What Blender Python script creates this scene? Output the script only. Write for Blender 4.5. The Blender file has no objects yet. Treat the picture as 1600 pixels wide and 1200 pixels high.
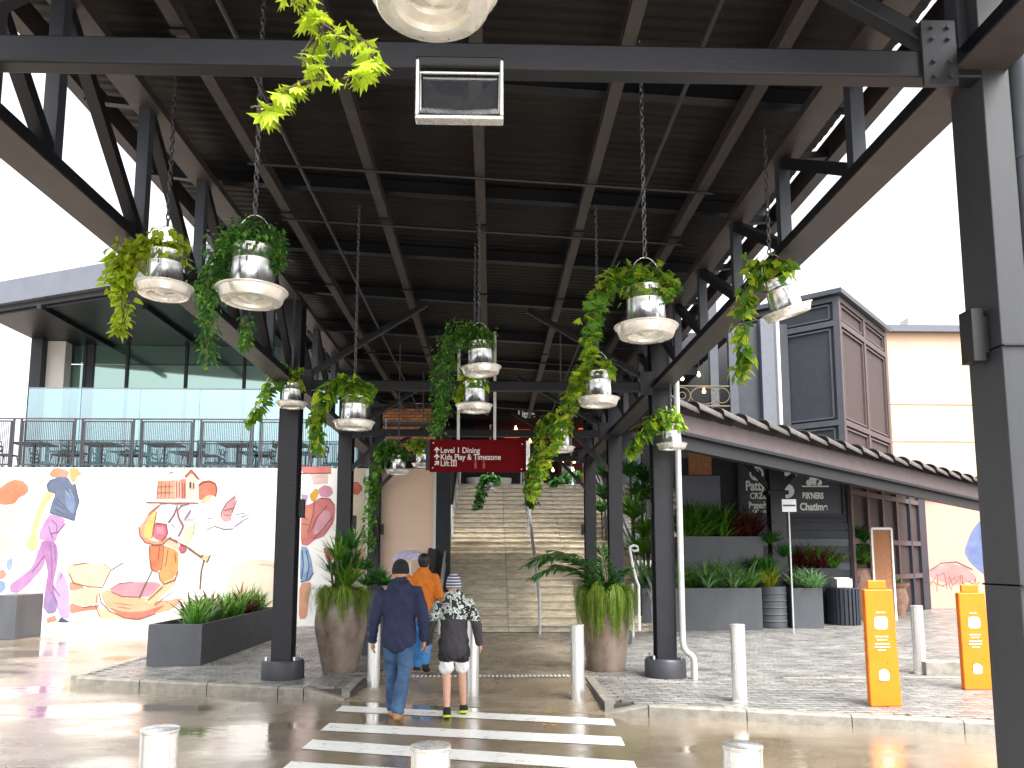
import bpy, math, random
import numpy as np
from math import sin, cos, pi, radians, sqrt, atan2, tan
from mathutils import Vector as V, Matrix, Euler, noise
random.seed(7)
R = random.random
def U(a, b): return a + (b-a)*R()
S = bpy.context.scene
COL = S.collection

# ------------------------------------------------------------------ camera
CH, FP, CY, PT, YW = 1.75, 1200.0, 732.0, radians(6.65), radians(1.53)
cd = bpy.data.cameras.new('camera'); cam = bpy.data.objects.new('camera', cd); COL.objects.link(cam)
cam.location = (0, 0, CH); cam.rotation_euler = (pi/2+PT, 0, -YW)
cd.sensor_width = 36; cd.lens = 36*FP/1600; cd.shift_y = (CY-600)/1600; cd.clip_start = .05; cd.clip_end = 3000
S.camera = cam
# ------------------------------------------------------------------ light
w = bpy.data.worlds.new('World'); S.world = w; w.use_nodes = True
nt = w.node_tree; bg = nt.nodes['Background']
sky = nt.nodes.new('ShaderNodeTexSky'); sky.sky_type = 'NISHITA'; sky.sun_disc = False
SUN_E, SUN_R = radians(58), radians(150)
sky.sun_elevation = SUN_E; sky.sun_rotation = SUN_R; sky.dust_density = 6; sky.air_density = 1.0; sky.ozone_density = 1
hs = nt.nodes.new('ShaderNodeHueSaturation'); hs.inputs['Saturation'].default_value = .12
nt.links.new(sky.outputs[0], hs.inputs['Color']); nt.links.new(hs.outputs[0], bg.inputs[0]); bg.inputs[1].default_value = .15
sl = bpy.data.lights.new('sun', 'SUN'); sl.energy = 1.2; sl.angle = radians(25); sl.color = (1, .97, .93)
so = bpy.data.objects.new('sun', sl); COL.objects.link(so)
so.rotation_euler = (pi/2-SUN_E, 0, pi-SUN_R)
S.view_settings.view_transform = 'Standard'; S.view_settings.look = 'None'; S.view_settings.gamma = 1
S.view_settings.use_curve_mapping = False; S.view_settings.exposure = 1.9
S.render.resolution_x = 1024; S.render.resolution_y = 768
try:
    S.cycles.max_bounces = 8; S.cycles.transparent_max_bounces = 16; S.cycles.use_denoising = True
except Exception: pass

# ------------------------------------------------------------------ rays: photo position at a known depth -> world
_r = V((cos(YW), -sin(YW), 0)); _f = V((sin(YW)*cos(PT), cos(YW)*cos(PT), sin(PT))); _u = V((-sin(YW)*sin(PT), -cos(YW)*sin(PT), cos(PT)))
def ray(u, v): return _f + _r*((u-800)/FP) + _u*((CY-v)/FP)
def Y(u, v, y): d = ray(u, v); return V((0, 0, CH)) + d*(y/d.y)
def G(u, v, z=0.): d = ray(u, v); return V((0, 0, CH)) + d*((z-CH)/d.z)
def X(u, v, x): d = ray(u, v); return V((0, 0, CH)) + d*(x/d.x)
PV = .12       # pavement level

# ------------------------------------------------------------------ materials
def _m(name):
    m = bpy.data.materials.new(name); m.use_nodes = True
    return m, m.node_tree, m.node_tree.nodes['Principled BSDF']
def mat(name, c, rough=.5, metal=0, var=.15, scale=6, bump=0, bscale=40, spec=.5, c2=None, rvar=0, coat=0, island=0, stretch=None, sub=0):
    m, t, b = _m(name); N = t.nodes; L = t.links
    tc = N.new('ShaderNodeTexCoord'); mp = N.new('ShaderNodeMapping'); L.new(tc.outputs['Object'], mp.inputs[0])
    if stretch: mp.inputs['Scale'].default_value = stretch
    nz = N.new('ShaderNodeTexNoise'); nz.inputs['Scale'].default_value = scale; nz.inputs['Detail'].default_value = 6; nz.inputs['Roughness'].default_value = .62
    L.new(mp.outputs[0], nz.inputs['Vector'])
    cr = N.new('ShaderNodeValToRGB'); L.new(nz.outputs[0], cr.inputs[0])
    if c2 is None: c1 = [x*(1-var) for x in c]; c2 = [min(1, x*(1+var)) for x in c]
    else: c1 = c
    cr.color_ramp.elements[0].position = .3; cr.color_ramp.elements[1].position = .7
    cr.color_ramp.elements[0].color = (*c1, 1); cr.color_ramp.elements[1].color = (*c2, 1)
    out = cr.outputs[0]
    if island:
        ge = N.new('ShaderNodeNewGeometry'); oi = N.new('ShaderNodeObjectInfo')
        ad = N.new('ShaderNodeMath'); ad.operation = 'ADD'; L.new(ge.outputs['Random Per Island'], ad.inputs[0]); L.new(oi.outputs['Random'], ad.inputs[1])
        fr = N.new('ShaderNodeMath'); fr.operation = 'FRACT'; L.new(ad.outputs[0], fr.inputs[0])
        mr = N.new('ShaderNodeMapRange'); mr.inputs['To Min'].default_value = 1-island; mr.inputs['To Max'].default_value = 1+island; L.new(fr.outputs[0], mr.inputs[0])
        hv = N.new('ShaderNodeHueSaturation'); L.new(mr.outputs[0], hv.inputs['Value']); L.new(out, hv.inputs['Color'])
        mh = N.new('ShaderNodeMapRange'); mh.inputs['To Min'].default_value = .5-island*.03; mh.inputs['To Max'].default_value = .5+island*.03; L.new(ad.outputs[0], mh.inputs[0]); L.new(mh.outputs[0], hv.inputs['Hue'])
        out = hv.outputs[0]
    L.new(out, b.inputs['Base Color'])
    b.inputs['Roughness'].default_value = rough; b.inputs['Metallic'].default_value = metal; b.inputs['Specular IOR Level'].default_value = spec
    b.inputs['Coat Weight'].default_value = coat; b.inputs['Coat Roughness'].default_value = .08
    if rvar:
        n2 = N.new('ShaderNodeTexNoise'); n2.inputs['Scale'].default_value = scale*.7; n2.inputs['Detail'].default_value = 4; L.new(mp.outputs[0], n2.inputs['Vector'])
        mr = N.new('ShaderNodeMapRange'); mr.inputs['From Min'].default_value = .35; mr.inputs['From Max'].default_value = .65
        mr.inputs['To Min'].default_value = max(.02, rough-rvar); mr.inputs['To Max'].default_value = rough+rvar; L.new(n2.outputs[0], mr.inputs[0]); L.new(mr.outputs[0], b.inputs['Roughness'])
    if bump:
        n3 = N.new('ShaderNodeTexNoise'); n3.inputs['Scale'].default_value = bscale; n3.inputs['Detail'].default_value = 4; L.new(mp.outputs[0], n3.inputs['Vector'])
        bp = N.new('ShaderNodeBump'); bp.inputs['Strength'].default_value = bump; bp.inputs['Distance'].default_value = .02; L.new(n3.outputs[0], bp.inputs['Height']); L.new(bp.outputs[0], b.inputs['Normal'])
    return m
def leafmat(name, c1, c2, isl=.45):
    m = mat(name, c1, .38, c2=c2, scale=9, island=isl, spec=.4)
    t = m.node_tree; b = t.nodes['Principled BSDF']; o = t.nodes['Material Output']
    tr = t.nodes.new('ShaderNodeBsdfTranslucent'); mx = t.nodes.new('ShaderNodeMixShader'); mx.inputs[0].default_value = .5
    src = b.inputs['Base Color'].links[0].from_socket; t.links.new(src, tr.inputs[0])
    t.links.new(b.outputs[0], mx.inputs[1]); t.links.new(tr.outputs[0], mx.inputs[2]); t.links.new(mx.outputs[0], o.inputs[0])
    return m
def emis(name, c, s):
    m, t, b = _m(name); b.inputs['Base Color'].default_value = (*c, 1); b.inputs['Emission Color'].default_value = (*c, 1); b.inputs['Emission Strength'].default_value = s
    return m
def glassmat(name, tint, refl=.2, rough=.02, solid=None, gc=(.9, 1, .97)):
    m, t, b = _m(name); N = t.nodes; L = t.links
    gl = N.new('ShaderNodeBsdfGlossy'); gl.inputs['Roughness'].default_value = rough; gl.inputs[0].default_value = (*gc, 1)
    if solid: o2 = N.new('ShaderNodeBsdfPrincipled'); o2.inputs['Base Color'].default_value = (*solid, 1); o2.inputs['Roughness'].default_value = .6
    else: o2 = N.new('ShaderNodeBsdfTransparent'); o2.inputs[0].default_value = (*tint, 1)
    mx = N.new('ShaderNodeMixShader'); lw = N.new('ShaderNodeLayerWeight'); lw.inputs[0].default_value = .35
    mr = N.new('ShaderNodeMapRange'); mr.inputs['To Min'].default_value = refl; mr.inputs['To Max'].default_value = 1; L.new(lw.outputs['Fresnel'], mr.inputs[0])
    L.new(mr.outputs[0], mx.inputs[0]); L.new(o2.outputs[0], mx.inputs[1]); L.new(gl.outputs[0], mx.inputs[2]); L.new(mx.outputs[0], N['Material Output'].inputs[0])
    return m
M = dict(
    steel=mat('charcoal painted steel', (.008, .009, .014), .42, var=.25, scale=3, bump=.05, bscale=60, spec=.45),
    steelw=mat('grey steel with warm bounce tint', (.044, .038, .039), .5, var=.2, scale=4), steelb=mat('blue grey painted steel', (.040, .047, .062), .45, var=.2, scale=4),  # steelw: warm light bounced off the ground is put into its colour
    steel2=mat('dark grey painted steel', (.030, .031, .039), .45, var=.2, scale=4),
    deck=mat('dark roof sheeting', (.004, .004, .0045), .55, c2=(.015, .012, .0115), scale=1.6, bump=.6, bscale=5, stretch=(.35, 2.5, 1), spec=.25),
    galv=mat('galvanised steel', (.80, .81, .82), .24, .9, var=.14, scale=9, bump=.12, bscale=14, rvar=.08, stretch=(2.5, 2.5, .4)),
    galvw=mat('galvanised tray', (.86, .85, .81), .30, .6, var=.14, scale=14, bump=.08, bscale=26, rvar=.1),
    inox=mat('stainless steel', (.82, .82, .80), .28, .82, var=.08, scale=5, stretch=(5, 5, .3), rvar=.05),
    rail=mat('brushed handrail steel', (.55, .56, .56), .35, .4, var=.1),
    chain=mat('dull steel chain', (.13, .13, .14), .4, .8, var=.3, scale=30),
    soil=mat('potting soil', (.02, .014, .01), .95, var=.4, scale=40, bump=.6),
    pot=mat('brown glazed pot', (.085, .05, .034), .33, c2=(.34, .275, .22), scale=2.6, bump=.25, bscale=30, rvar=.1, stretch=(1, 1, .7)),
    terr=mat('weathered terracotta', (.20, .10, .065), .7, c2=(.34, .2, .14), scale=6, bump=.3),
    planter=mat('charcoal planter', (.05, .054, .063), .5, c2=(.075, .08, .09), scale=2.2, stretch=(1, 1, .35), bump=.08, bscale=90),
    road=None, white=mat('white road paint', (.80, .80, .76), .35, var=.05, scale=8, bump=.06, bscale=60, rvar=.12),
    conc=mat('wet concrete', (.17, .135, .095), .28, c2=(.30, .24, .17), scale=2.5, bump=.3, bscale=70, rvar=.16),
    kerb=mat('kerb concrete', (.17, .155, .13), .5, c2=(.33, .31, .27), scale=9, bump=.5, bscale=110, rvar=.15),
    paver=mat('pale grey wet paver', (.10, .097, .09), .34, c2=(.215, .208, .195), scale=3, bump=.25, bscale=80, rvar=.14, island=.28),
    paverb=mat('brown wet paver', (.17, .135, .10), .3, c2=(.30, .25, .19), scale=3, bump=.25, bscale=80, rvar=.14, island=.25),
    joint=mat('dark paver joint', (.06, .052, .045), .7, var=.2),
    stair=mat('tan wet stone step', (.36, .30, .215), .4, c2=(.74, .66, .52), scale=7, bump=.35, bscale=40, rvar=.15, stretch=(.6, 2, 2), island=.12),
    wallw=mat('white rendered wall', (.62, .605, .58), .7, var=.03, scale=1.5, bump=.05),
    peach=mat('peach rendered wall', (.58, .31, .235), .65, var=.05, scale=.8, bump=.05),
    pil=mat('mid grey pilaster', (.10, .11, .135), .5, var=.1), brass=mat('dull brass ironwork', (.16, .13, .08), .4, .5, var=.2), steeln=mat('weathered charcoal steel', (.030, .034, .043), .42, c2=(.050, .052, .060), scale=2.2, stretch=(1, 1, .3), bump=.06), pipe=mat('grey painted pipe', (.10, .115, .14), .38, var=.12),
    peachl=mat('light peach rendered wall', (.90, .66, .50), .65, var=.04, scale=.8),
    peach2=mat('cream peach wall', (.58, .40, .28), .7, var=.06, scale=.4),
    dark=mat('dark cladding', (.020, .024, .034), .6, var=.2, scale=3),
    darkf=mat('dark cladding frame', (.05, .056, .07), .45, var=.15, scale=3),
    brownp=mat('brown mesh panel', (.045, .028, .027), .6, var=.3, scale=14, bump=.3, bscale=120),
    brownf=mat('brown timber frame', (.08, .056, .058), .55, var=.2, scale=8, stretch=(3, 3, .5)),
    fascia=mat('mauve brown fascia', (.095, .07, .07), .45, var=.15, scale=4),
    tile=mat('grey brown roof tile', (.045, .038, .037), .55, c2=(.10, .086, .082), scale=9, bump=.3, island=.2),
    fasciag=mat('grey metal fascia', (.15, .165, .20), .35, .2, var=.08, scale=2),
    brick=mat('orange brick', (.32, .12, .06), .8, c2=(.48, .2, .1), scale=12, island=.25),
    red=mat('dark red sign face', (.15, .003, .006), .75, var=.06, scale=3, spec=.12),
    redw=mat('deep red wall', (.10, .009, .008), .6, var=.3, scale=2),
    signw=mat('white lettering', (.85, .85, .84), .5, var=.02),
    pinkf=mat('faded pink mark', (.36, .07, .08), .5, var=.2),
    orange=mat('orange bollard cover', (.80, .185, .003), .42, var=.1, scale=5, bump=.08, bscale=12),
    qr=mat('pale blue print', (.45, .58, .8), .5, var=.1),
    tglass=glassmat('tinted balustrade glass', (.60, .82, .88), .35, gc=(.70, .82, .85)),
    wglass_sky=glassmat('green glass with painted sky reflection', (.5, .7, .65), .45, .05, solid=(.10, .22, .19), gc=(.45, .62, .56)),  # paler copy of the window glass, sky reflection put into the colour
    wglass=glassmat('reflective window glass', (.5, .7, .65), .22, .03, solid=(.008, .045, .042), gc=(.5, .75, .7)),  # darker copy, soffit reflection put into the colour
    lens=glassmat('floodlight lens', (.2, .2, .25), .25, .04, solid=(.02, .02, .03)),
    black=mat('black plastic', (.012, .012, .014), .45, var=.2), offw=mat('off white enamel', (.75, .74, .7), .4, var=.05),
    shoe=mat('tan leather', (.33, .17, .07), .6, var=.2), skin=mat('skin', (.56, .31, .22), .5, var=.06, scale=12), hair=mat('black hair', (.012, .01, .01), .5, var=.4, scale=50, stretch=(4, 4, 1)),
    navy=mat('navy fleece', (.017, .024, .062), .9, var=.3, scale=9, bump=.7, bscale=9), jean=mat('washed blue denim', (.015, .035, .10), .85, c2=(.07, .15, .28), scale=4.5, bump=.6, bscale=14),
    blackf=mat('black knit', (.012, .012, .015), .9, var=.3, scale=40, bump=.6, bscale=90), orangef=mat('orange fabric', (.62, .17, .012), .8, var=.22, scale=7, bump=.6, bscale=11),
    blackc=mat('black cloth', (.014, .014, .018), .8, var=.3, bump=.4, bscale=16), whitec=mat('white cloth', (.72, .72, .72), .8, var=.08, bump=.3, bscale=16), bluec=mat('bright blue cloth', (.05, .23, .55), .8, var=.2, bump=.4, bscale=16),
    neon=mat('neon yellow rubber', (.55, .72, .03), .5, var=.15), lil=mat('lilac patterned fabric', (.30, .22, .50), .7, c2=(.75, .72, .8), scale=22),
    bark=mat('plant stem', (.10, .075, .045), .8, var=.3, scale=20), lamp=emis('warm lamp glow', (1, .55, .22), 3.0), lampw=emis('white lamp glow', (1, .9, .75), 4.0), lampr=emis('red orange lit band', (.75, .12, .02), .28),
    L_lime=leafmat('lime leaf', (.34, .48, .02), (.62, .70, .06)), L_mid=leafmat('green leaf', (.08, .22, .025), (.22, .40, .05)),
    L_dark=leafmat('deep green leaf', (.03, .13, .025), (.10, .27, .05)), L_strap=leafmat('variegated strap leaf', (.08, .26, .06), (.38, .52, .26)),
    L_red=leafmat('maroon leaf', (.06, .012, .016), (.20, .035, .035)), L_weep=leafmat('weeping yellow green strand', (.16, .26, .025), (.34, .42, .06)), L_yel=leafmat('yellow green leaf', (.32, .33, .02), (.5, .45, .03)),
    petal=mat('fallen yellow leaf', (.65, .36, .02), .6, var=.2),
)
def roadmat():
    m, t, b = _m('wet asphalt'); N = t.nodes; L = t.links
    tc = N.new('ShaderNodeTexCoord')
    def nz(s, d=6, st=(1, 1, 1), r=.6):
        mp = N.new('ShaderNodeMapping'); mp.inputs['Scale'].default_value = st; L.new(tc.outputs['Object'], mp.inputs[0])
        n = N.new('ShaderNodeTexNoise'); n.inputs['Scale'].default_value = s; n.inputs['Detail'].default_value = d; n.inputs['Roughness'].default_value = r; L.new(mp.outputs[0], n.inputs['Vector']); return n.outputs[0]
    def ramp(i, a, b_, c1, c2):
        c = N.new('ShaderNodeValToRGB'); c.color_ramp.elements[0].position = a; c.color_ramp.elements[1].position = b_; c.color_ramp.elements[0].color = (*c1, 1); c.color_ramp.elements[1].color = (*c2, 1); L.new(i, c.inputs[0]); return c.outputs[0]
    a = ramp(nz(1.1), .3, .7, (.19, .15, .105), (.33, .27, .195)); g = ramp(nz(150, 3), .35, .75, (.55, .55, .55), (1.25, 1.22, 1.18))
    mx = N.new('ShaderNodeMixRGB'); mx.blend_type = 'MULTIPLY'; mx.inputs[0].default_value = 1; L.new(a, mx.inputs[1]); L.new(g, mx.inputs[2]); L.new(mx.outputs[0], b.inputs['Base Color'])
    pud = nz(.55, 4, (1, 1.6, 1), .55)
    mr = N.new('ShaderNodeMapRange'); mr.inputs['From Min'].default_value = .40; mr.inputs['From Max'].default_value = .62; mr.inputs['To Min'].default_value = .03; mr.inputs['To Max'].default_value = .30; L.new(pud, mr.inputs[0]); L.new(mr.outputs[0], b.inputs['Roughness'])
    b.inputs['Specular IOR Level'].default_value = .8; b.inputs['Coat Weight'].default_value = .75; b.inputs['Coat IOR'].default_value = 1.45
    L.new(mr.outputs[0], b.inputs['Coat Roughness'])
    bs = N.new('ShaderNodeMapRange'); bs.inputs['From Min'].default_value = .40; bs.inputs['From Max'].default_value = .62; bs.inputs['To Min'].default_value = .02; bs.inputs['To Max'].default_value = .3; L.new(pud, bs.inputs[0])
    bp = N.new('ShaderNodeBump'); bp.inputs['Distance'].default_value = .012; L.new(nz(55, 4), bp.inputs['Height']); L.new(bs.outputs[0], bp.inputs['Strength'])
    b2 = N.new('ShaderNodeBump'); b2.inputs['Distance'].default_value = .01; b2.inputs['Strength'].default_value = .22; L.new(nz(3.5, 2, (1, 2.6, 1)), b2.inputs['Height']); L.new(bp.outputs[0], b2.inputs['Normal'])
    L.new(b2.outputs[0], b.inputs['Normal']); L.new(b2.outputs[0], b.inputs['Coat Normal'])
    return m
M['road'] = roadmat()

# ------------------------------------------------------------------ mesh builder
def wl(o):
    p = V((0, 0, 0))
    while o: p = p + o.location; o = o.parent
    return p
class MB:
    def __init__(s): s.v = []; s.f = []; s.mi = []; s.cur = 0
    def add(s, vs, fs):
        k = len(s.v); s.v += [tuple(p) for p in vs]; s.f += [tuple(i+k for i in f) for f in fs]; s.mi += [s.cur]*len(fs); return s
    def box(s, a, b, rz=0, piv=None):
        x0, y0, z0 = a; x1, y1, z1 = b
        P = [V((x, y, z)) for z in (z0, z1) for x, y in ((x0, y0), (x1, y0), (x1, y1), (x0, y1))]
        if rz:
            c = V(piv) if piv else V(((x0+x1)/2, (y0+y1)/2, 0)); m = Matrix.Rotation(rz, 3, 'Z'); P = [c + m@(p-c) for p in P]
        return s.add(P, [(3, 2, 1, 0), (4, 5, 6, 7), (0, 1, 5, 4), (1, 2, 6, 5), (2, 3, 7, 6), (3, 0, 4, 7)])
    def beam(s, p, q, w, h, up=(0, 0, 1)):
        p = V(p); q = V(q); d = (q-p).normalized(); sx = d.cross(V(up))
        if sx.length < 1e-4: sx = d.cross(V((0, 1, 0)))
        sx.normalize(); sz = sx.cross(d)
        P = [c + sx*(w/2*a) + sz*(h/2*b) for c in (p, q) for a, b in ((-1, -1), (1, -1), (1, 1), (-1, 1))]
        return s.add(P, [(0, 1, 2, 3), (7, 6, 5, 4), (0, 4, 5, 1), (1, 5, 6, 2), (2, 6, 7, 3), (3, 7, 4, 0)])
    def tube(s, pts, r, n=8, caps=True):
        pts = [V(p) for p in pts]; k = len(pts); rr = r if hasattr(r, '__len__') else [r]*k; P = []
        ref = V((0, 0, 1)) if abs((pts[1]-pts[0]).normalized().z) < .9 else V((1, 0, 0)); a = None
        for i, p in enumerate(pts):
            d = (pts[min(i+1, k-1)]-pts[max(i-1, 0)]).normalized()
            a = d.cross(ref) if a is None else (a - d*a.dot(d))
            if a.length < 1e-5: a = d.orthogonal()
            a.normalize(); b = d.cross(a)
            P += [p + a*(rr[i]*cos(2*pi*j/n)) + b*(rr[i]*sin(2*pi*j/n)) for j in range(n)]
        F = [(i*n+j, i*n+(j+1) % n, (i+1)*n+(j+1) % n, (i+1)*n+j) for i in range(k-1) for j in range(n)]
        if caps: F += [tuple(range(n-1, -1, -1)), tuple((k-1)*n+j for j in range(n))]
        return s.add(P, F)
    def lathe(s, prof, c=(0, 0, 0), n=24, mtx=None):
        c = V(c); P = []
        for r, z in prof:
            for j in range(n):
                p = V((r*cos(2*pi*j/n), r*sin(2*pi*j/n), z)); P.append(c + (mtx@p if mtx else p))
        k = len(prof)
        return s.add(P, [(i*n+j, i*n+(j+1) % n, (i+1)*n+(j+1) % n, (i+1)*n+j) for i in range(k-1) for j in range(n)])
    def cyl(s, c, r, h, n=20, r2=None):
        r2 = r if r2 is None else r2; return s.tube([c, V(c)+V((0, 0, h))], [r, r2], n)
    def prism(s, pts, z0, z1):      # xy outline
        n = len(pts); P = [(x, y, z0) for x, y in pts] + [(x, y, z1) for x, y in pts]
        return s.add(P, [tuple(range(n-1, -1, -1)), tuple(range(n, 2*n))] + [(i, (i+1) % n, n+(i+1) % n, n+i) for i in range(n)])
    def plate(s, pts, th, nrm=(0, -1, 0)):   # outline in 3d, front at pts, extruded back by th along -nrm
        n = len(pts); nn = V(nrm); P = [V(p) for p in pts]; Q = [p - nn*th for p in P]
        return s.add(P+Q, [tuple(range(n)), tuple(range(2*n-1, n-1, -1))] + [((i+1) % n, i, n+i, n+(i+1) % n) for i in range(n)])
    def ball(s, c, r, n=12, m=8, sc=(1, 1, 1)):
        c = V(c); P = []
        for i in range(m+1):
            t = pi*i/m
            P += [c + V((r*sc[0]*sin(t)*cos(2*pi*j/n), r*sc[1]*sin(t)*sin(2*pi*j/n), r*sc[2]*cos(t))) for j in range(n)]
        return s.add(P, [(i*n+j, (i+1)*n+j, (i+1)*n+(j+1) % n, i*n+(j+1) % n) for i in range(m) for j in range(n)])
    def mesh(s, name, mats, off=V((0, 0, 0)), smooth=None, fix=True):
        me = bpy.data.meshes.new(name); me.from_pydata([tuple(V(p)-off) for p in s.v], [], s.f)
        for m in (mats if isinstance(mats, (list, tuple)) else [mats]): me.materials.append(M[m] if isinstance(m, str) else m)
        if any(s.mi): me.polygons.foreach_set('material_index', s.mi)
        if smooth:
            me.polygons.foreach_set('use_smooth', [True]*len(me.polygons))
            me.update(); me.set_sharp_from_angle(angle=radians(smooth if smooth > 1 else 40))
        me.validate(); me.update(); return me
    def build(s, name, mats, parent=None, loc=None, smooth=None, bevel=0, label=None, cat=None, group=None, kind=None):
        off = wl(parent) if parent else V((0, 0, 0))
        o = bpy.data.objects.new(name, None if False else s.mesh(name, mats, V(loc) if loc is not None else off, smooth)); COL.objects.link(o)
        if loc is not None: o.location = V(loc) - off
        if parent: o.parent = parent
        if bevel:
            b = o.modifiers.new('b', 'BEVEL'); b.width = bevel; b.segments = 2; b.limit_method = 'ANGLE'
        return tag(o, label, cat, group, kind)
def tag(o, label=None, cat=None, group=None, kind=None):
    if label: o['label'] = label
    if cat: o['category'] = cat
    if group: o['group'] = group
    if kind: o['kind'] = kind
    return o
def empty(name, loc, label=None, cat=None, group=None):
    o = bpy.data.objects.new(name, None); COL.objects.link(o); o.location = V(loc); o.empty_display_size = .2
    return tag(o, label, cat, group)
def inst(name, me, parent, loc, rot=None, sc=None):      # loc in world
    o = bpy.data.objects.new(name, me); COL.objects.link(o)
    o.location = V(loc) - (wl(parent) if parent else V((0, 0, 0)))
    if rot is not None: o.rotation_euler = rot
    if sc is not None: o.scale = sc if hasattr(sc, '__len__') else (sc, sc, sc)
    if parent: o.parent = parent
    return o
def text(body, loc, size, parent, m='signw', depth=.004, rz=0, name='lettering', align='LEFT', xs=1.0, bold=0.):
    c = bpy.data.curves.new(name, 'FONT'); c.body = body; c.size = size; c.extrude = depth/2; c.align_x = align; c.offset = bold
    t = bpy.data.objects.new('tmp', c); COL.objects.link(t)
    dg = bpy.context.evaluated_depsgraph_get(); me = bpy.data.meshes.new_from_object(t.evaluated_get(dg)); bpy.data.objects.remove(t)
    me.materials.clear(); me.materials.append(M[m]); me.name = name
    o = bpy.data.objects.new(name, me); COL.objects.link(o)
    o.location = V(loc) - (wl(parent) if parent else V((0, 0, 0))); o.rotation_euler = (pi/2, 0, rz); o.scale = (xs, 1, 1)
    if parent: o.parent = parent
    return o

# ================================================================== GROUND
def kerby(x): return 9.25 - .30*x
MB().add([(-400, -400, 0), (400, -400, 0), (400, 600, 0), (-400, 600, 0)], [(0, 1, 2, 3)]).build('road', 'road', kind='structure')
pl = MB()
pl.prism([(-5.7, kerby(-5.7)+.15), (-1.75, kerby(-1.75)+.15), (-1.55, 10.75), (1.25, 10.75), (1.3, kerby(1.3)+.15), (12, kerby(12)+.15), (30, kerby(30)+.15), (30, 60), (-5.7, 60)], 0.01, PV-.022)
pave = pl.build('pavement', 'joint', kind='structure')
rp = MB(); rp.add([(-1.8, kerby(-1.8)+.02, .006), (1.3, kerby(1.3)+.02, .006), (1.28, 10.76, PV-.002), (-1.58, 10.76, PV-.002), (-1.8, kerby(-1.8)+.02, -.05), (1.3, kerby(1.3)+.02, -.05), (1.28, 10.76, -.05), (-1.58, 10.76, -.05)],
                  [(0, 1, 2, 3), (0, 3, 7, 4), (1, 5, 6, 2), (4, 5, 1, 0), (2, 6, 7, 3)])
rp.build('kerb_ramp', 'conc', kind='structure')
# kerb stones: individual
kb = empty('kerb', (0, kerby(0), 0)); kb['kind'] = 'structure'
def stone(x0, x1, h0, h1):
    m = MB(); y0, y1 = kerby(x0), kerby(x1); g = .006
    P = []
    for x, y, h in ((x0+g, y0, h0), (x1-g, y1, h1)):
        P += [V((x, y, -.05)), V((x, y+.005, h-.02)), V((x, y+.025, h)), V((x, y+.15, h)), V((x, y+.15, -.05))]
    m.add(P, [(0, 5, 6, 1), (1, 6, 7, 2), (2, 7, 8, 3), (3, 8, 9, 4), (0, 1, 2, 3, 4), (9, 8, 7, 6, 5)])
    m.build('kerb_stone', 'kerb', kb)
x = -5.7
while x < -2.4: stone(x, min(x+1.0, -2.35), .125, .125); x += 1.0
stone(-2.35, -1.8, .125, .02); stone(1.28, 1.75, .015, .125)
x = 1.75
while x < 12: stone(x, x+1.0, .125, .125); x += 1.0
m = MB()
for x0 in np.arange(kerby(-5.7)+.15, 19, 1.0):
    m = MB(); m.box((-5.85, x0+.005, -.05), (-5.7, min(19, x0+.995), .125)); m.build('kerb_stone', 'kerb', kb)
for x0, xe_ in ((1.3, 1.42), (-1.87, -1.75)):
    m = MB(); m.box((x0, kerby(x0)+.12, -.02), (xe_, 10.8, PV+.001)); m.build('kerb_stone', 'kerb', kb)
# pavers
PAV = []
lw_, ld_ = .24, .115
def inzone(x, y):
    if y < kerby(x)+.22: return None
    if -1.75 < x < 1.42 and y < 10.86: return None
    if x < -5.62 or x > 15 or y > 24.6: return None
    if -1.35 < x < 3.35 and y > 17.25: return None
    if x < -1.35 and y > 18.9: return None
    if 4.0 < x < 30 and 10.6 < y < 10.72: return None
    if 6.0 < x < 9.7 and 10.85 < y < 11.15: return None
    return 'b' if -1.4 < x < 1.5 and y > 10.8 else 'a'
row = 0; y = 6.0
while y < 24.7:
    x = -5.7 + (row % 2)*lw_/2
    while x < 15:
        z = inzone(x, y)
        if z: PAV.append((x, y, z))
        x += lw_
    y += ld_; row += 1
PAV.sort(key=lambda q: q[0]**2*.5+q[1]**2 + (60 if abs(q[0]) > .72*q[1] else 0))
def paver_geo(m, x, y, g=.004, t=(0, 0)):
    a, b = lw_/2-g, ld_/2-g; h = PV; c = .004
    P = [V((x+sx*a, y+sy*b, h-.03)) for sx, sy in ((-1, -1), (1, -1), (1, 1), (-1, 1))] + [V((x+sx*a, y+sy*b, h-c + t[0]*sx + t[1]*sy)) for sx, sy in ((-1, -1), (1, -1), (1, 1), (-1, 1))] \
        + [V((x+sx*(a-c), y+sy*(b-c), h + t[0]*sx + t[1]*sy)) for sx, sy in ((-1, -1), (1, -1), (1, 1), (-1, 1))]
    m.add(P, [(0, 1, 5, 4), (1, 2, 6, 5), (2, 3, 7, 6), (3, 0, 4, 7), (4, 5, 9, 8), (5, 6, 10, 9), (6, 7, 11, 10), (7, 4, 8, 11), (8, 9, 10, 11)])
pm = {}
for z in 'ab':
    q = MB(); paver_geo(q, 0, 0); q.v = [(a, b, c-PV) for a, b, c in q.v]; pm[z] = q.mesh('paver', 'paver' if z == 'a' else 'paverb')
for x, y, z in PAV[:300]:
    inst('paver', pm[z], pave, (x, y, PV+U(-.0015, .001)), (U(-.006, .006), U(-.004, .004), U(-.006, .006)))
rest = {'a': MB(), 'b': MB()}
for x, y, z in PAV[300:]: paver_geo(rest[z], x, y, t=(U(-.0008, .0008), U(-.0006, .0006)))
rest['a'].build('grey_pavers', 'paver', pave, kind='stuff'); rest['b'].build('brown_pavers', 'paverb', pave, kind='stuff')
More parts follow.
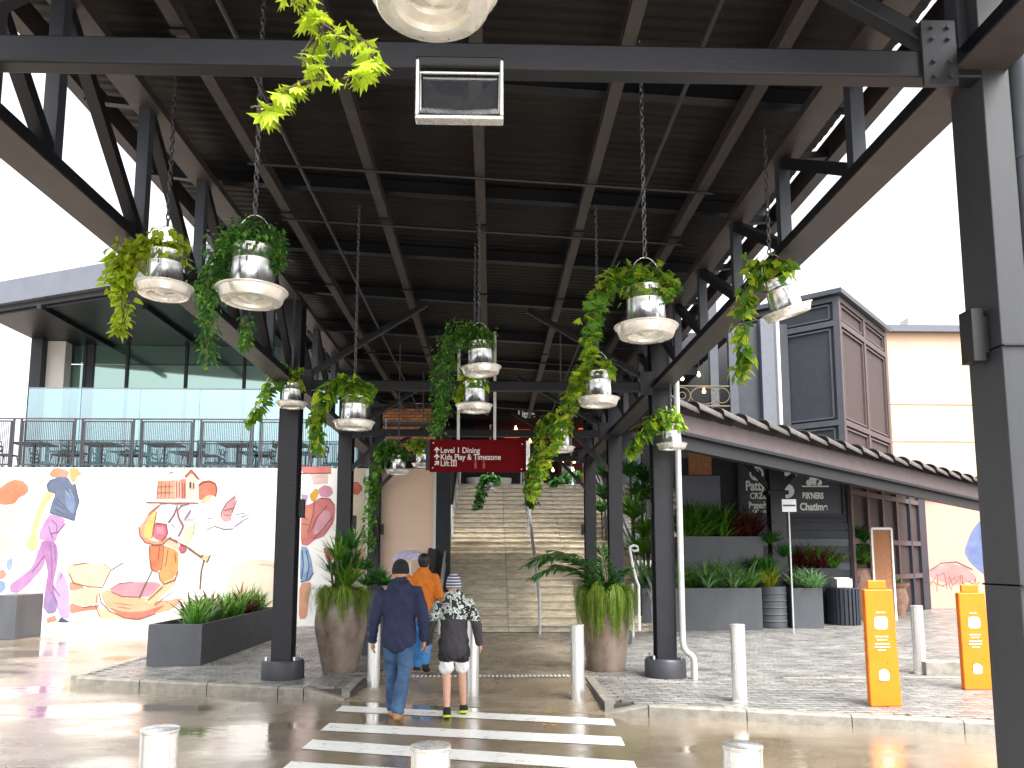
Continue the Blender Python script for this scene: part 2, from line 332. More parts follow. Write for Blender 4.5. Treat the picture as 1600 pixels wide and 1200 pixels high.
# tactile strip ribs
tm = MB()
for i in range(46):
    x = -1.38 + i*.058; tm.box((x, 10.87, PV), (x+.03, 11.02, PV+.006))
tm.build('tactile_ribs', 'offw', pave)
MB().box((4.0, 10.605, PV-.02), (14, 10.72, PV+.002)).build('drain_strip', 'kerb', pave)
MB().box((6.1, 10.86, .0), (9.6, 11.1, .30)).build('low_kerb', 'kerb', bevel=.01, kind='structure')
# crosswalk
cw = empty('crosswalk', (0, 8, .004)); cw['kind'] = 'structure'
for (ua, va), (ub, vb), th in (((535, 1103), (957, 1124), .33), ((515, 1130), (970, 1152), .36), ((488, 1156), (990, 1190), .36), ((455, 1190), (1010, 1226), .4), ((430, 1236), (1030, 1275), .4)):
    a = G(ua, va); b = G(ub, vb); n = 24; m = MB(); P = []
    for i in range(n+1):
        t = i/n; p = a.lerp(b, t); e = .008*noise.noise(V((p.x*5, p.y, 3)))
        P += [(p.x, p.y+e, .004), (p.x-.02, p.y-th+.008*noise.noise(V((p.x*5, p.y, 9))), .004)]
    m.add(P, [(2*i+1, 2*i+3, 2*i+2, 2*i) for i in range(n)]); m.build('painted_stripe', 'white', cw)
# fallen leaves on the crossing
lf = MB()
lf.add([(0, 0, 0), (.03, .02, .006), (.075, 0, .002), (.03, -.02, .006)], [(0, 1, 2), (0, 2, 3)]); lfm = lf.mesh('fallen_leaf', 'petal')
for i, (u, v) in enumerate([(856, 1110), (866, 1107), (861, 1129), (852, 1131), (870, 1133), (862, 1113)]):
    o = inst('fallen_leaf', lfm, None, G(u, v, .01), (0, 0, U(0, 6))); tag(o, 'yellow leaf fallen in the small scatter on the wet crossing', 'leaf', 'yellow leaves fallen on the crossing')

# ================================================================== CANOPY
CYS = (3.62, 10.85, 15.0, 18.8); XL, XR = -2.85, 2.42
ZLO = 4.24          # lower chord centre
def zr(x): return 5.34 - .055*x           # purlin underside
can = empty('steel_canopy', (0, 10.8, PV), 'long dark steel truss canopy over the walkway with charcoal columns and black roof sheeting', 'canopy')
def beamp(name, p, q, w, h, par, m='steel', **k):
    b = MB(); b.beam(p, q, w, h); return b.build(name, m, par, bevel=.006, **k)
# deck, ridged
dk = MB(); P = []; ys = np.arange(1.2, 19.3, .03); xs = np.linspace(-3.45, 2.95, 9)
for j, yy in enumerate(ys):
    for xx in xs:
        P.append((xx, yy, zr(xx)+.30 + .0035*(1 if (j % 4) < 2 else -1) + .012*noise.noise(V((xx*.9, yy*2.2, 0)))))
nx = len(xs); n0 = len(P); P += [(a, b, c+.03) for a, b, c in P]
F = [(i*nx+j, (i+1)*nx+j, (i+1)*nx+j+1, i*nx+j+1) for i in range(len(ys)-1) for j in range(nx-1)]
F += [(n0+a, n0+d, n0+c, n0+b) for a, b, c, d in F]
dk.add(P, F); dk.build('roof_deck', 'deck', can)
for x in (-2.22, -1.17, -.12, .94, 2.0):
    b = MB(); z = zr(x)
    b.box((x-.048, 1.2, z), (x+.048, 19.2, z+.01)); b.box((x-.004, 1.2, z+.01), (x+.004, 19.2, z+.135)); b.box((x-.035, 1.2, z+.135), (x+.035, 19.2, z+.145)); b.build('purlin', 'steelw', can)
    for yy in (5.1, 8.0, 10.2, 13.1): 
        c = MB(); c.box((x-.06, yy-.03, z-.02), (x+.06, yy+.03, z-.002)); c.build('purlin_cleat', 'steel', can)
for x in (-1.82, 1.44):
    b = MB(); z = zr(x)-.02; b.tube([(x, 1.2, z), (x, 19.2, z)], .018, 8); b.build('conduit', 'steel2', can, smooth=1)
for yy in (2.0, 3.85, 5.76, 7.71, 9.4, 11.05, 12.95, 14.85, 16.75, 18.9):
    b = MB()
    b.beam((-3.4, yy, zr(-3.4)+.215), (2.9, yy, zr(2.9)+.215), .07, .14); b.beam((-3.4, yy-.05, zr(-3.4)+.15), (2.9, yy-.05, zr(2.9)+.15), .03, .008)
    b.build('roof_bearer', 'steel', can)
for yy in (6.9, 8.1, 13.6):
    b = MB(); b.tube([(-2.3, yy, zr(-2.3)-.03), (2.1, yy, zr(2.1)-.03)], .014, 6); b.build('cross_rod', 'steel', can)
# eave beams outside the trusses
for x, z in ((-3.36, 5.5), (2.86, 5.06)):
    b = MB(); b.box((x-.05, 1.2, z), (x+.05, 19.3, z+.2)); b.build('eave_beam', 'steelw', can)
def truss(x, zu, s):
    t = MB(); zb = ZLO-.085; t.cur = 1
    t.box((x-.13, -1, zb), (x+.13, 18.9, zb+.012)); t.cur = 0; t.box((x-.05, -1, zb+.012), (x+.05, 18.9, ZLO+.085))  # underside flange tinted warm for bounce from the ground
    t = t.build('truss', ['steel', 'steelw'], can)
    u = MB(); u.box((x-.11, -1, zu), (x+.11, 19.2, zu+.014)); u.box((x-.05, -1, zu+.014), (x+.05, 19.2, zu+.16)); u.build('upper_chord', 'steelw', t)
    vy = [-.1, 1.13, 2.36, 3.62, 4.77, 6.03, 7.26, 8.5, 9.7, 10.85, 12.2, 13.6, 15.0, 16.3, 17.6, 18.8]
    for i, yy in enumerate(vy):
        q = MB(); q.box((x-.045, yy-.045, ZLO+.087), (x+.045, yy+.045, zu-.002)); q.build('truss_post', 'steelb', t)
        if i < len(vy)-1:
            q = MB(); q.beam((x, yy+.06, zu-.03 if s < 0 else ZLO+.1), (x, vy[i+1]-.06, ZLO+.1 if s < 0 else zu-.03), .085, .085); q.build('diagonal', 'steel', t)
    # short outriggers to the eave beam
    for yy in vy[::1]:
        q = MB(); q.beam((x+s*.08, yy, zu+.05), (x+s*.5, yy, zu+.09), .06, .06); q.build('outrigger', 'steel', t)
truss(XL, 5.42, -1); truss(XR, 5.03, 1)
def column(x, y, near=False, right=False):
    b = MB()
    top = zr(x)-.05
    if near:
        b.box((x-.14, y-.13, PV), (x-.0, y+.13, top)); b.box((x+.0, y-.02, PV), (x+.16, y+.05, top)); b.box((x+.16, y-.13, PV), (x+.2, y+.13, top))
    else:
        b.box((x-.135, y-.14, PV), (x+.135, y-.118, top)); b.box((x-.135, y+.118, PV), (x+.135, y+.14, top)); b.box((x-.1, y-.118, PV), (x+.1, y+.118, top))
    c = b.build('column', 'steeln' if near else 'steel', can, bevel=.005)
    d = MB(); d.lathe([(.0, .0), (.285, 0), (.285, .22), (.265, .25), (0, .25)], (x, y, PV), 32); d.build('column_base', 'steel2', c, smooth=1)
    for a, bb in ((-1, -1), (1, -1), (1, 1), (-1, 1)):
        e = MB(); e.cyl((x+a*.19, y+bb*.16, PV+.25), .018, .05, 8); e.build('anchor_bolt', 'galv', c)
    e = MB()
    for zz in (1.62, 2.75): e.box((x-.14, y-.145, zz), (x+.14, y+.145, zz+.008))
    e.build('splice_line', 'black', c)
    return c
for i, y in enumerate(CYS):
    for x in (XL, XR):
        if i == 0: x += .14
        cc = column(x, y, near=(i == 0))
        s = 1 if x < 0 else -1
        if i > 0 or x > 0:
            zz = 2.74 if i == 0 else 2.35
            l = MB(); l.box((x+s*.145, y-.05, zz), (x+s*.165, y+.05, zz+.18)); l.box((x+s*.165, y-.05, zz-.04), (x+s*.225, y+.05, zz+.22)); l.build('wall_light', 'black', cc)
    # tie frame
    b = MB(); b.box((XL+.13, y-.13, 4.115), (XR-.13+.14*(i == 0), y-.03, 4.255)); b.build('tie_beam', 'steel', can, bevel=.01)
    for s, x in ((1, XL), (-1, XR)):
        x_ = x
        beamp('tie_brace', (x+s*.12, y-.08, 4.26), (x+s*1.9, y-.08, zr(x+s*1.9)), .08, .08, can)
        if i > 1: beamp('knee_brace', (x+s*.1, y-.08, 3.45), (x+s*.75, y-.08, 4.12), .08, .08, can)
        g = MB(); g.box((x+s*.13, y-.15, 4.06), (x+s*.30, y-.131, 4.40)); g = g.build('gusset_plate', 'steel2', can)
        for bx_ in (.17, .25):
            for bz_ in (4.1, 4.18, 4.3, 4.36): q = MB(); q.tube([(x+s*bx_, y-.151, bz_), (x+s*bx_, y-.165, bz_)], .011, 6); q.build('bolt', 'steelb', g)
# near column drainpipe and far right drainpipe
dp = MB(); XN = XR+.215
dp.tube([(XN, CYS[0]-.10, PV+.1), (XN, CYS[0]-.10, 4.9)], .062, 20)
for z in (1.5, 2.6, 3.7): dp.tube([(XN, CYS[0]-.10, z), (XN, CYS[0]-.10, z+.03)], .068, 20)
dp.build('drainpipe', 'pipe', can, smooth=1)
dp = MB(); x0, y0 = XR+.19, 10.6
dp.tube([(x0, y0, 4.9), (x0, y0, .62), (x0+.01, y0, .54), (x0+.05, y0, .48), (x0+.1, y0, .45), (x0+.14, y0, .40), (x0+.15, y0, .32), (x0+.15, y0, PV)], .042, 14)
dp.build('drainpipe', 'rail', can, smooth=1)

# floodlight under the first tie beam
fl = empty('floodlight', (-.22, 3.42, 4.12), 'square black floodlight with bright metal rim fixed under the near tie beam', 'floodlight')
a, b_, c_, d_ = [Y(u, v, 3.36) for u, v in ((650, 92), (787, 92), (785, 188), (652, 188))]
cx = (a.x+b_.x)/2; zt = a.z; zb = d_.z; hw = (b_.x-a.x)/2
m = MB()
m.box((cx-hw, 3.34, zb), (cx+hw, 3.40, zb+.02)); m.box((cx-hw, 3.34, zb+.02), (cx-hw+.018, 3.42, zt-.01)); m.box((cx+hw-.018, 3.34, zb+.02), (cx+hw, 3.42, zt-.01)); m.build('rim', 'inox', fl, bevel=.006)
m = MB(); m.box((cx-hw, 3.36, zt-.03), (cx+hw, 3.50, zt+.02)); m.box((cx-hw+.02, 3.415, zb+.05), (cx+hw-.02, 3.46, zt-.031)); m.build('housing', 'black', fl, bevel=.01)
m = MB(); m.plate([(cx-hw*.82, 3.39, zb+.07), (cx, 3.38, zb+.055), (cx+hw*.82, 3.39, zb+.07), (cx+hw*.86, 3.41, zt-.05), (cx-hw*.86, 3.41, zt-.05)], .02); m.build('lens', 'lens', fl)
m = MB(); m.plate([(cx-hw*.9, 3.37, zb+.05), (cx, 3.36, zb+.035), (cx+hw*.9, 3.37, zb+.05), (cx+hw*.84, 3.375, zb+.072), (cx, 3.37, zb+.058), (cx-hw*.84, 3.375, zb+.072)], .01)
m.beam((cx-hw*.9, 3.385, zb+.06), (cx-hw*.92, 3.395, zt-.045), .008, .012); m.beam((cx+hw*.9, 3.385, zb+.06), (cx+hw*.92, 3.395, zt-.045), .008, .012); m.beam((cx-hw*.92, 3.395, zt-.045), (cx+hw*.92, 3.395, zt-.045), .01, .008)
m.build('lens_frame', 'inox', fl)
m = MB(); m.beam((cx-.1, 3.47, zt+.02), (cx-.1, 3.47, 4.13), .02, .01); m.beam((cx+.1, 3.47, zt+.02), (cx+.1, 3.47, 4.13), .02, .01); m.build('bracket', 'black', fl)

# ================================================================== HANGING PLANTERS
def leafmesh(kind, m, name='leaf'):
    q = MB()
    if kind == 'heart':
        o = [(0, 0), (-.30, -.10), (-.47, .12), (-.44, .42), (-.25, .75), (0, 1.12), (.25, .75), (.44, .42), (.47, .12), (.30, -.10)]
        P = [V((x, y, .16*abs(x)-.18*max(0, y-.4)**2)) for x, y in o] + [V((0, .3, -.02)), V((0, .7, -.03))]
        q.add(P, [(0, 1, 2, 10), (2, 3, 11, 10), (3, 4, 5, 11), (0, 10, 8, 9), (10, 11, 7, 8), (11, 5, 6, 7)])
    elif kind == 'lobed':
        P = [V((0, 0, 0))]; k = 5
        tips = [(-1.15, -.1), (-.85, .5), (-.45, .9), (0, 1.15), (.45, .9), (.85, .5), (1.15, -.1)]
        for i, (tx, ty) in enumerate(tips):
            P.append(V((tx*.78, ty, -.12*abs(tx))))
            if i < 6: nx_, ny_ = tips[i+1]; P.append(V(((tx+nx_)*.27, (ty+ny_)*.27+.06, .02)))
        q.add(P, [(0, i+1, i) for i in range(1, len(P)-1)])
    else:
        P = [V(p) for p in ((0, 0, 0), (-.3, .45, .08), (0, 1, -.05), (.3, .45, .08))]; q.add(P, [(0, 3, 2), (0, 2, 1)])
    return q
LM = {}
def lmesh(kind, m):
    if (kind, m) not in LM: LM[(kind, m)] = leafmesh(kind, m).mesh('leaf', m)
    return LM[(kind, m)]
def scatter_leaf(mb, kind, p, rot, s):
    q = LT.setdefault(kind, leafmesh(kind, None)); mt = Euler(rot).to_matrix()
    mb.add([V(p) + mt@(V(v)*s) for v in q.v], q.f)
LT = {}
def chainmesh(p0, p1, mb, L=.06, r=.006, w=.0135):
    d = p1-p0; n = max(2, int(d.length/(L*.72))); d.normalize(); a = d.orthogonal().normalized(); b = d.cross(a)
    for i in range(n):
        c = p0 + (p1-p0)*((i+.5)/n); s = a if i % 2 else b; o = b if i % 2 else a; P = []
        K, J = 8, 4
        for k in range(K):
            t = 2*pi*k/K; ctr = c + d*(L*.5*cos(t)) + s*(w*sin(t)*1.0); nr = (d*cos(t)+s*sin(t)).normalized()
            P += [ctr + nr*(r*cos(2*pi*j/J)) + o*(r*sin(2*pi*j/J)) for j in range(J)]
        mb.add(P, [(k*J+j, k*J+(j+1) % J, ((k+1) % K)*J+(j+1) % J, ((k+1) % K)*J+j) for k in range(K) for j in range(J)])
def hanging(u, v, wpx, label, dia=.42, trails=(), kind='heart', lm='L_mid', lm2=None, crown=60, lsz=.05, indiv=False, tilt=(0, 0), hb=.34, crad=.15, dens=1., ch='chain', ztop=None, yy=None):
    y = yy or dia*FP/wpx*.985
    c = Y(u, v, y); s = dia/.42
    R_ = Euler((tilt[0], tilt[1], 0)).to_matrix()
    t = empty('hanging_planter', c, label, 'hanging planter', 'feeder planters hanging on chains under the canopy')
    T = lambda p: c + R_@(V(p)*s)
    m = MB(); m.lathe([(0, .002), (.03, .012), (.085, .034), (.112, .036), (.12, .002), (.17, 0), (.178, .004), (.198, .060), (.21, .064), (.213, .070), (.207, .073), (.196, .069), (.172, .012), (.12, .02), (0, .06)], c, 36, R_*s); m.build('tray', 'galvw', t, smooth=50)
    m = MB(); pr = [(.136, .012), (.137, .07), (.133, .075), (.122, .24), (.125, .245), (.121, .25), (.116, hb-.012), (.121, hb-.006), (.119, hb), (.112, hb-.003), (.108, hb-.05), (0, hb-.05)]
    m.lathe(pr, c, 32, R_*s); m.build('bucket', 'galv', t, smooth=50)
    m = MB()                         # feeding slots cut as dark ports + seam
    for a in (-2.2, -1.25, -.4, .6, 1.8): 
        p = T((.131*cos(a), .131*sin(a), .055)); m.ball(p, .016*s, 8, 6, (1, 1, .8))
    m.build('feeder_ports', 'black', t)
    m = MB(); m.beam(T((0, -.1235, .05)), T((0, -.119, hb-.02)), .008*s, .006*s); m.build('seam', 'chain', t)
    m = MB(); m.lathe([(0, hb-.03), (.107, hb-.035)], c, 20, R_*s); m.build('soil', 'soil', t)
    hp = [T((.122*cos(q), 0, hb-.03+.24*sin(q))) for q in np.linspace(0, pi, 15)]
    m = MB(); m.tube(hp, .004*s, 6); m.build('handle', 'galv', t, smooth=1)
    top = hp[7]; zt = ztop or zr(c.x)+.02
    m = MB(); chainmesh(top, V((top.x, top.y, zt)), m); m.build('chain', ch, t)
    # foliage
    pts = []; rim = T((0, 0, hb))
    for i in range(int(crown*1.8*dens)):
        a = U(0, 2*pi); r = U(.2, 1)**.6*crad*s; hz = U(-.04, .15) - max(0, r/s-.1)*U(.1, 1.1)
        pts.append((rim + V((r*cos(a), r*sin(a), hz*s)), a))
    vine = MB()
    for tr in trails:
        pp = [Y(a, b, y + dy) for a, b, dy in tr['p']]; wid = tr.get('w', 8)*y/FP; N_ = int(tr['n']*dens)
        pts0 = [rim] + pp if tr.get('root', True) else pp
        for k in range(tr.get('st', 3)):
            vv = []
            for q in pts0: vv.append(q + V((U(-1, 1), U(-1, 1), U(-.4, .4)))*wid*.6)
            fine = []
            for i in range(len(vv)-1):
                for j in range(4): fine.append(vv[i].lerp(vv[i+1], j/4) + V((U(-1, 1), U(-1, 1), U(-1, 1)))*.006)
            fine.append(vv[-1]); vine.tube(fine, .0028*s if not tr.get('thick') else tr['thick'], 5)
        for i in range(N_):
            q = U(0, len(pp)-1-1e-6); k = int(q); p = pp[k].lerp(pp[k+1], q-k); tp = 1-.55*(q/(len(pp)-1))*tr.get('taper', 1)
            g = V((random.gauss(0, .5), random.gauss(0, .5), random.gauss(0, .45)))*wid*tp
            pts.append((p+g, atan2(g.y, g.x)))
    if vine.v: vine.build('vine_stem', 'bark', t)
    big, oth = MB(), MB()
    cnt = 0
    for p, a in pts:
        rot = (U(-1.5, -.15), U(-.6, .6), a - pi/2 + U(-.7, .7)); sc = lsz*U(.7, 1.35)*s*1.3
        mm = lm if (lm2 is None or R() < .6) else lm2
        if indiv and cnt < 290: inst('leaf', lmesh(kind, mm), t, p, rot, sc); cnt += 1
        else:
            o = big if mm == lm else oth; scatter_leaf(o, kind, p, rot, sc)
    if big.v: big.build('foliage', lm, t, kind='stuff')
    if oth.v: oth.build('foliage', lm2, t, kind='stuff')
    return t
D = 0
hanging(676, 10, 222, 'hanging feeder planter cut by the top edge, lobed lime leaves beside it', .42, [
    dict(p=[(500, -60, .0), (470, 5, 0), (500, 40, 0), (545, 60, 0)], w=26, n=30, taper=.2), dict(p=[(500, 40, 0), (480, 85, .0), (500, 120, 0), (455, 135, 0), (430, 165, 0), (400, 170, 0)], w=16, n=30, root=False, thick=.003, taper=.3),
    dict(p=[(540, 50, 0), (575, 75, 0), (580, 105, 0), (540, 130, 0)], w=15, n=22, root=False, thick=.003, taper=.3)], kind='lobed', lm='L_lime', crown=8, lsz=.036, indiv=True)
hanging(256, 462, 88, 'hanging feeder planter nearest the left truss, with yellow green pothos leaves', .42, [
    dict(p=[(235, 385, 0), (195, 400, 0), (182, 440, 0), (195, 480, 0), (184, 520, 0)], w=22, n=210), dict(p=[(210, 380, 0), (240, 378, 0), (285, 385, 0)], w=12, n=110, root=False), dict(p=[(205, 385, 0), (192, 420, 0), (190, 450, 0)], w=27, n=240, root=False)], 'heart', 'L_lime', None, 60, .04, True, crad=.17)
hanging(393, 472, 110, 'large hanging feeder planter on the left, draped in small dark green leaves', .42, [
    dict(p=[(370, 385, 0), (340, 400, 0), (325, 450, 0), (325, 500, 0), (325, 565, 0)], w=26, n=900), dict(p=[(360, 378, 0), (400, 372, 0), (435, 400, 0), (425, 420, 0)], w=22, n=600, root=False), dict(p=[(345, 400, .05), (335, 450, .1)], w=30, n=300, root=False), dict(p=[(383, 495, .12), (386, 520, .1), (380, 545, .1)], w=12, n=170, root=False)], 'small', 'L_dark', 'L_mid', 500, .026, crad=.19)
hanging(752, 585, 64, 'hanging feeder planter with arched handle above the red sign, dense green trailing leaves', .42, [
    dict(p=[(735, 515, 0), (705, 530, 0), (693, 580, 0), (690, 630, 0), (680, 675, 0)], w=24, n=1500), dict(p=[(725, 520, 0), (745, 512, 0)], w=16, n=200, root=False)], 'small', 'L_dark', 'L_mid', 260, .034, tilt=(0, -.05), crad=.16)
hanging(741, 643, 58, 'hanging feeder planter directly below and behind the one with arched handle', .42, [dict(p=[(722, 605, 0), (715, 620, 0)], w=8, n=60)], 'heart', 'L_lime', 'L_mid', 60, .05)
hanging(1010, 527, 101, 'large hanging feeder planter on the right, long lobed leaf garland', .42, [
    dict(p=[(985, 420, 0), (945, 440, 0), (930, 480, 0), (925, 520, 0), (920, 560, .1)], w=19, n=210), dict(p=[(960, 425, 0), (1010, 425, -.05), (1050, 440, -.05), (1040, 465, -.1)], w=16, n=120, root=False)], 'lobed', 'L_mid', 'L_lime', 60, .042, True, crad=.17)
hanging(1233, 495, 80, 'tilted hanging feeder planter at the right truss with pale underside showing', .40, [
    dict(p=[(1205, 415, 0), (1175, 425, 0), (1165, 470, 0), (1155, 520, 0), (1165, 560, 0), (1155, 590, 0)], w=19, n=190), dict(p=[(1170, 410, 0), (1200, 415, 0), (1225, 430, 0)], w=12, n=60, root=False)], 'heart', 'L_mid', 'L_lime', 40, .052, True, tilt=(.12, -.32), crad=.14)
hanging(935, 634, 67, 'hanging feeder planter right of centre, lime ivy garland running down to its left', .42, [
    dict(p=[(915, 575, 0), (900, 600, 0), (885, 640, 0), (870, 690, .3), (845, 730, .6), (830, 780, 1.)], w=16, n=330), dict(p=[(925, 578, 0), (955, 580, 0)], w=10, n=50, root=False)], 'lobed', 'L_lime', 'L_mid', 50, .046, True, crad=.16)
hanging(1050, 702, 48, 'hanging feeder planter beside the right hand column and its silver pipe', .42, [dict(p=[(1045, 645, 0), (1020, 660, 0), (1000, 685, 0), (985, 710, 0)], w=15, n=240)], 'heart', 'L_mid', 'L_lime', 70, .06, crad=.17)
hanging(877, 706, 43, 'small far hanging feeder planter to the right of the red sign', .42, [dict(p=[(868, 650, 0), (848, 670, 0), (835, 720, .3), (830, 760, .4)], w=13, n=260)], 'heart', 'L_mid', 'L_lime', 70, .06)
hanging(553, 670, 64, 'hanging feeder planter in front of the second left column with large round leaves', .42, [dict(p=[(525, 605, 0), (505, 625, 0), (495, 660, 0), (495, 700, 0)], w=16, n=150), dict(p=[(520, 600, 0), (550, 590, 0), (585, 610, 0)], w=11, n=90, root=False)], 'heart', 'L_mid', 'L_lime', 40, .06, True, crad=.16)
hanging(455, 637, 45, 'hanging feeder planter seen against the first left column', .42, [dict(p=[(445, 575, 0), (425, 595, 0), (412, 630, 0), (388, 660, 0)], w=11, n=130), dict(p=[(430, 572, 0), (470, 580, 0)], w=9, n=50, root=False)], 'heart', 'L_mid', 'L_lime', 20, .068, True, yy=10.45)
hanging(622, 741, 38, 'small far hanging feeder planter left of the red sign', .42, [dict(p=[(612, 690, 0), (595, 705, 0), (588, 740, 0), (583, 790, .2)], w=12, n=280)], 'heart', 'L_mid', 'L_dark', 80, .062)
hanging(660, 730, 33, 'far hanging feeder planter half hidden behind the left end of the red sign', .42, [dict(p=[(655, 690, 0), (640, 695, 0)], w=10, n=60)], 'heart', 'L_lime', 'L_mid', 60, .07)
hanging(601, 769, 24, 'tiny far hanging feeder planter low at left beside the third column', .42, [dict(p=[(590, 740, 0), (585, 780, 0)], w=6, n=60)], 'heart', 'L_mid', None, 40, .07)
hanging(766, 768, 24, 'far hanging planter with dark fronds just under the red sign', .42, [dict(p=[(758, 750, 0), (750, 770, 0), (746, 792, 0)], w=8, n=120)], 'small', 'L_dark', None, 90, .12, crad=.22)
hanging(842, 760, 25, 'far hanging planter with dark foliage in front of the middle handrail', .42, [dict(p=[(835, 740, 0), (828, 765, 0), (830, 788, 0)], w=12, n=220)], 'small', 'L_dark', 'L_mid', 90, .11, crad=.22)
hanging(893, 762, 24, 'far hanging planter low at the right of the stair top', .42, [dict(p=[(880, 745, 0), (862, 755, 0)], w=9, n=120)], 'small', 'L_dark', None, 70, .11, crad=.2)

# ================================================================== DIRECTION SIGN
sy = 12.0
a = Y(672, 687, sy); b = Y(822, 738, sy); dsg = empty('direction_sign', ((a.x+b.x)/2, sy, b.z), 'dark red hanging direction sign with white arrows and lettering', 'sign')
m = MB(); m.box((a.x, sy-.02, b.z), (b.x, sy+.02, a.z)); m.build('sign_panel', 'red', dsg, bevel=.004)
for x in (a.x-.03, b.x+.03):
    m = MB(); m.box((x-.03, sy-.05, b.z+.03), (x+.03, sy+.05, a.z-.02)); m.build('end_plate', 'steel2' if x < a.x else 'galv', dsg)
for u in (716, 773):
    p = Y(u, 690, sy); m = MB(); m.tube([(p.x, sy, a.z), (p.x, sy, zr(p.x)+.02)], .024, 10); m.build('hanger_rod', 'offw', dsg, smooth=1)
m = MB()
for u, v in ((677, 692), (816, 694), (676, 731), (815, 733)): p = Y(u, v, sy-.021); m.ball(p, .013, 8, 6, (1, .4, 1))
m.build('fixing_screws', 'offw', dsg)
def arrow(u, v, ang):
    p = Y(u, v, sy-.024); mt = Matrix.Rotation(ang, 3, 'Y')
    m = MB()
    for o in ([(-.011, -.045), (.011, -.045), (.011, .015), (-.011, .015)], [(-.045, .0), (-.03, -.015), (0, .018), (.03, -.015), (.045, .0), (0, .05)]):
        m.plate([p + mt@V((x_, 0, z_)) for x_, z_ in o], .003)
    m.build('arrow', 'signw', dsg)
arrow(682.5, 703, 0); arrow(682.5, 713.5, 0); arrow(682.5, 723.5, radians(45))
for s_, v in (('Level 1 Dining', 707.5), ('Kids Play & Timezone', 718), ('Lift', 728)):
    text(s_, Y(688, v, sy-.023), .125, dsg, bold=.0016, xs=.86)
p = Y(709, 723.5, sy-.023); m = MB(); m.plate([(p.x-.045, p.y, p.z-.05), (p.x+.045, p.y, p.z-.05), (p.x+.045, p.y, p.z+.05), (p.x-.045, p.y, p.z+.05)], .003); m.build('lift_icon', 'signw', dsg)
m = MB(); 
for dx in (-.02, .02): m.ball((p.x+dx, p.y-.004, p.z+.025), .01, 8, 6, (1, .2, 1)); m.box((p.x+dx-.01, p.y-.005, p.z-.04), (p.x+dx+.01, p.y-.0035, p.z+.012))
m.build('lift_icon_people', 'red', dsg)
m = MB()
for u in (743, 756):
    p = Y(u, 726, sy-.022); m.box((p.x-.02, p.y-.001, p.z-.06), (p.x+.02, p.y+.001, p.z+.03)); m.ball((p.x, p.y, p.z+.055), .018, 8, 6, (1, .1, 1))
m.build('faded_marks', 'pinkf', dsg)

# ================================================================== STAIR
stx0, stx1 = -1.28, 3.7; SY = 17.3
stair = empty('staircase', (1.1, SY, PV)); tag(stair, None, None, None, 'structure')
NS, RISE, RUN = 26, .162, .345
y = SY; z = PV
for i in range(NS):
    if i == 13: y += .9
    m = MB(); nos = .0
    n = 3
    for k in range(n):
        xa = stx0 + (stx1-stx0)*k/n + .004; xb = stx0 + (stx1-stx0)*(k+1)/n - .004; h = U(-.003, .003)
        m.box((xa, y, z-.2 if i else PV), (xb, y+RUN+1.4*(i == 12)+.05, z+RISE-.035)); m.box((xa, y-.04, z+RISE-.034), (xb, y+RUN+.9*(i == 12), z+RISE+h))
    m.build('step', 'stair', stair, bevel=.006)
    z += RISE; y += RUN
TY, TZ = y, z
m = MB(); m.box((stx0-4, TY+.0, TZ-.3), (30, 60, TZ)); m.build('upper_floor', 'conc', kind='structure')
m = MB(); m.prism([(0, 0), (0, 1), (1, 1)], 0, 1); m = MB()
m.plate([(stx0-.26, SY-.2, PV), (stx0-.26, SY-.2, 1.2), (stx0-.26, TY, TZ+1.1), (stx0-.26, TY, PV)], .22, (-1, 0, 0)); 
sw = m.build('stair_side_wall', 'dark', label='dark sloping wall along the left side of the stairs', cat='wall')
def rail(pts, name='handrail', post=None, base=None, label='', grp=None, kinks=True, two=False):
    t = empty(name, pts[0], label, 'handrail', grp)
    m = MB(); m.tube(pts, .03, 10); m.build('top_rail', 'rail', t, smooth=1)
    if two: m = MB(); m.tube([V(p)-V((0, 0, .28)) for p in pts], .025, 10); m.build('lower_rail', 'rail', t, smooth=1)
    n = post
    for i in range(n):
        q = (i+.02)/(n-1)*.98*(len(pts)-1); k = min(int(q), len(pts)-2); p = V(pts[k]).lerp(V(pts[k+1]), q-k)
        g = base(p.y); m = MB(); m.tube([(p.x, p.y, g), (p.x, p.y, p.z-.02)], .026, 8); m.build('rail_post', 'rail', t, smooth=1)
def sz(y):
    k = (y-SY)/RUN
    if k > 13: k = max(13, (y-.9-SY)/RUN)
    return PV + RISE*max(0, min(NS, int(k)+1 if k > 0 else 0))
def rp_(x): return [(x, SY-.35, PV+.95), (x, SY, PV+1.0), (x, SY+RUN*13, PV+1.0+RISE*13), (x, SY+RUN*13+.9, PV+1.0+RISE*13), (x, TY, TZ+1.0), (x, TY+.4, TZ+1.0)]
rail(rp_(1.06), post=8, base=sz, label='stainless handrail running up the middle of the stairs', two=True)
rail(rp_(stx0+.15), post=8, base=sz, label='stainless handrail on the left side of the stairs', two=True)
rail(rp_(stx1-.12), post=8, base=sz, label='stainless handrail on the right side of the stairs by the greenery', two=True)
# curled handrail at right foot
def curl(u, v, y): return Y(u, v, y)
q = [Y(984, 855, 16.4), Y(990, 852, 16.4), Y(996, 854, 16.4), Y(997, 860, 16.4), Y(990, 861, 16.4), Y(984, 856, 16.4), Y(988, 880, 16.3), Y(994, 905, 16.2), Y(998, 915, 16.1), Y(999, 985, 16.1)]
hr = empty('ramp_rail', q[-1], 'pale curled end of a handrail standing right of the right hand pot', 'handrail')
m = MB(); m.tube(q, .028, 8); m.build('curled_rail', 'offw', hr, smooth=1); g0 = Y(988, 912, 16.3)
m = MB(); m.tube([g0, (g0.x, g0.y, PV)], .028, 8); m.build('rail_post', 'offw', hr, smooth=1)

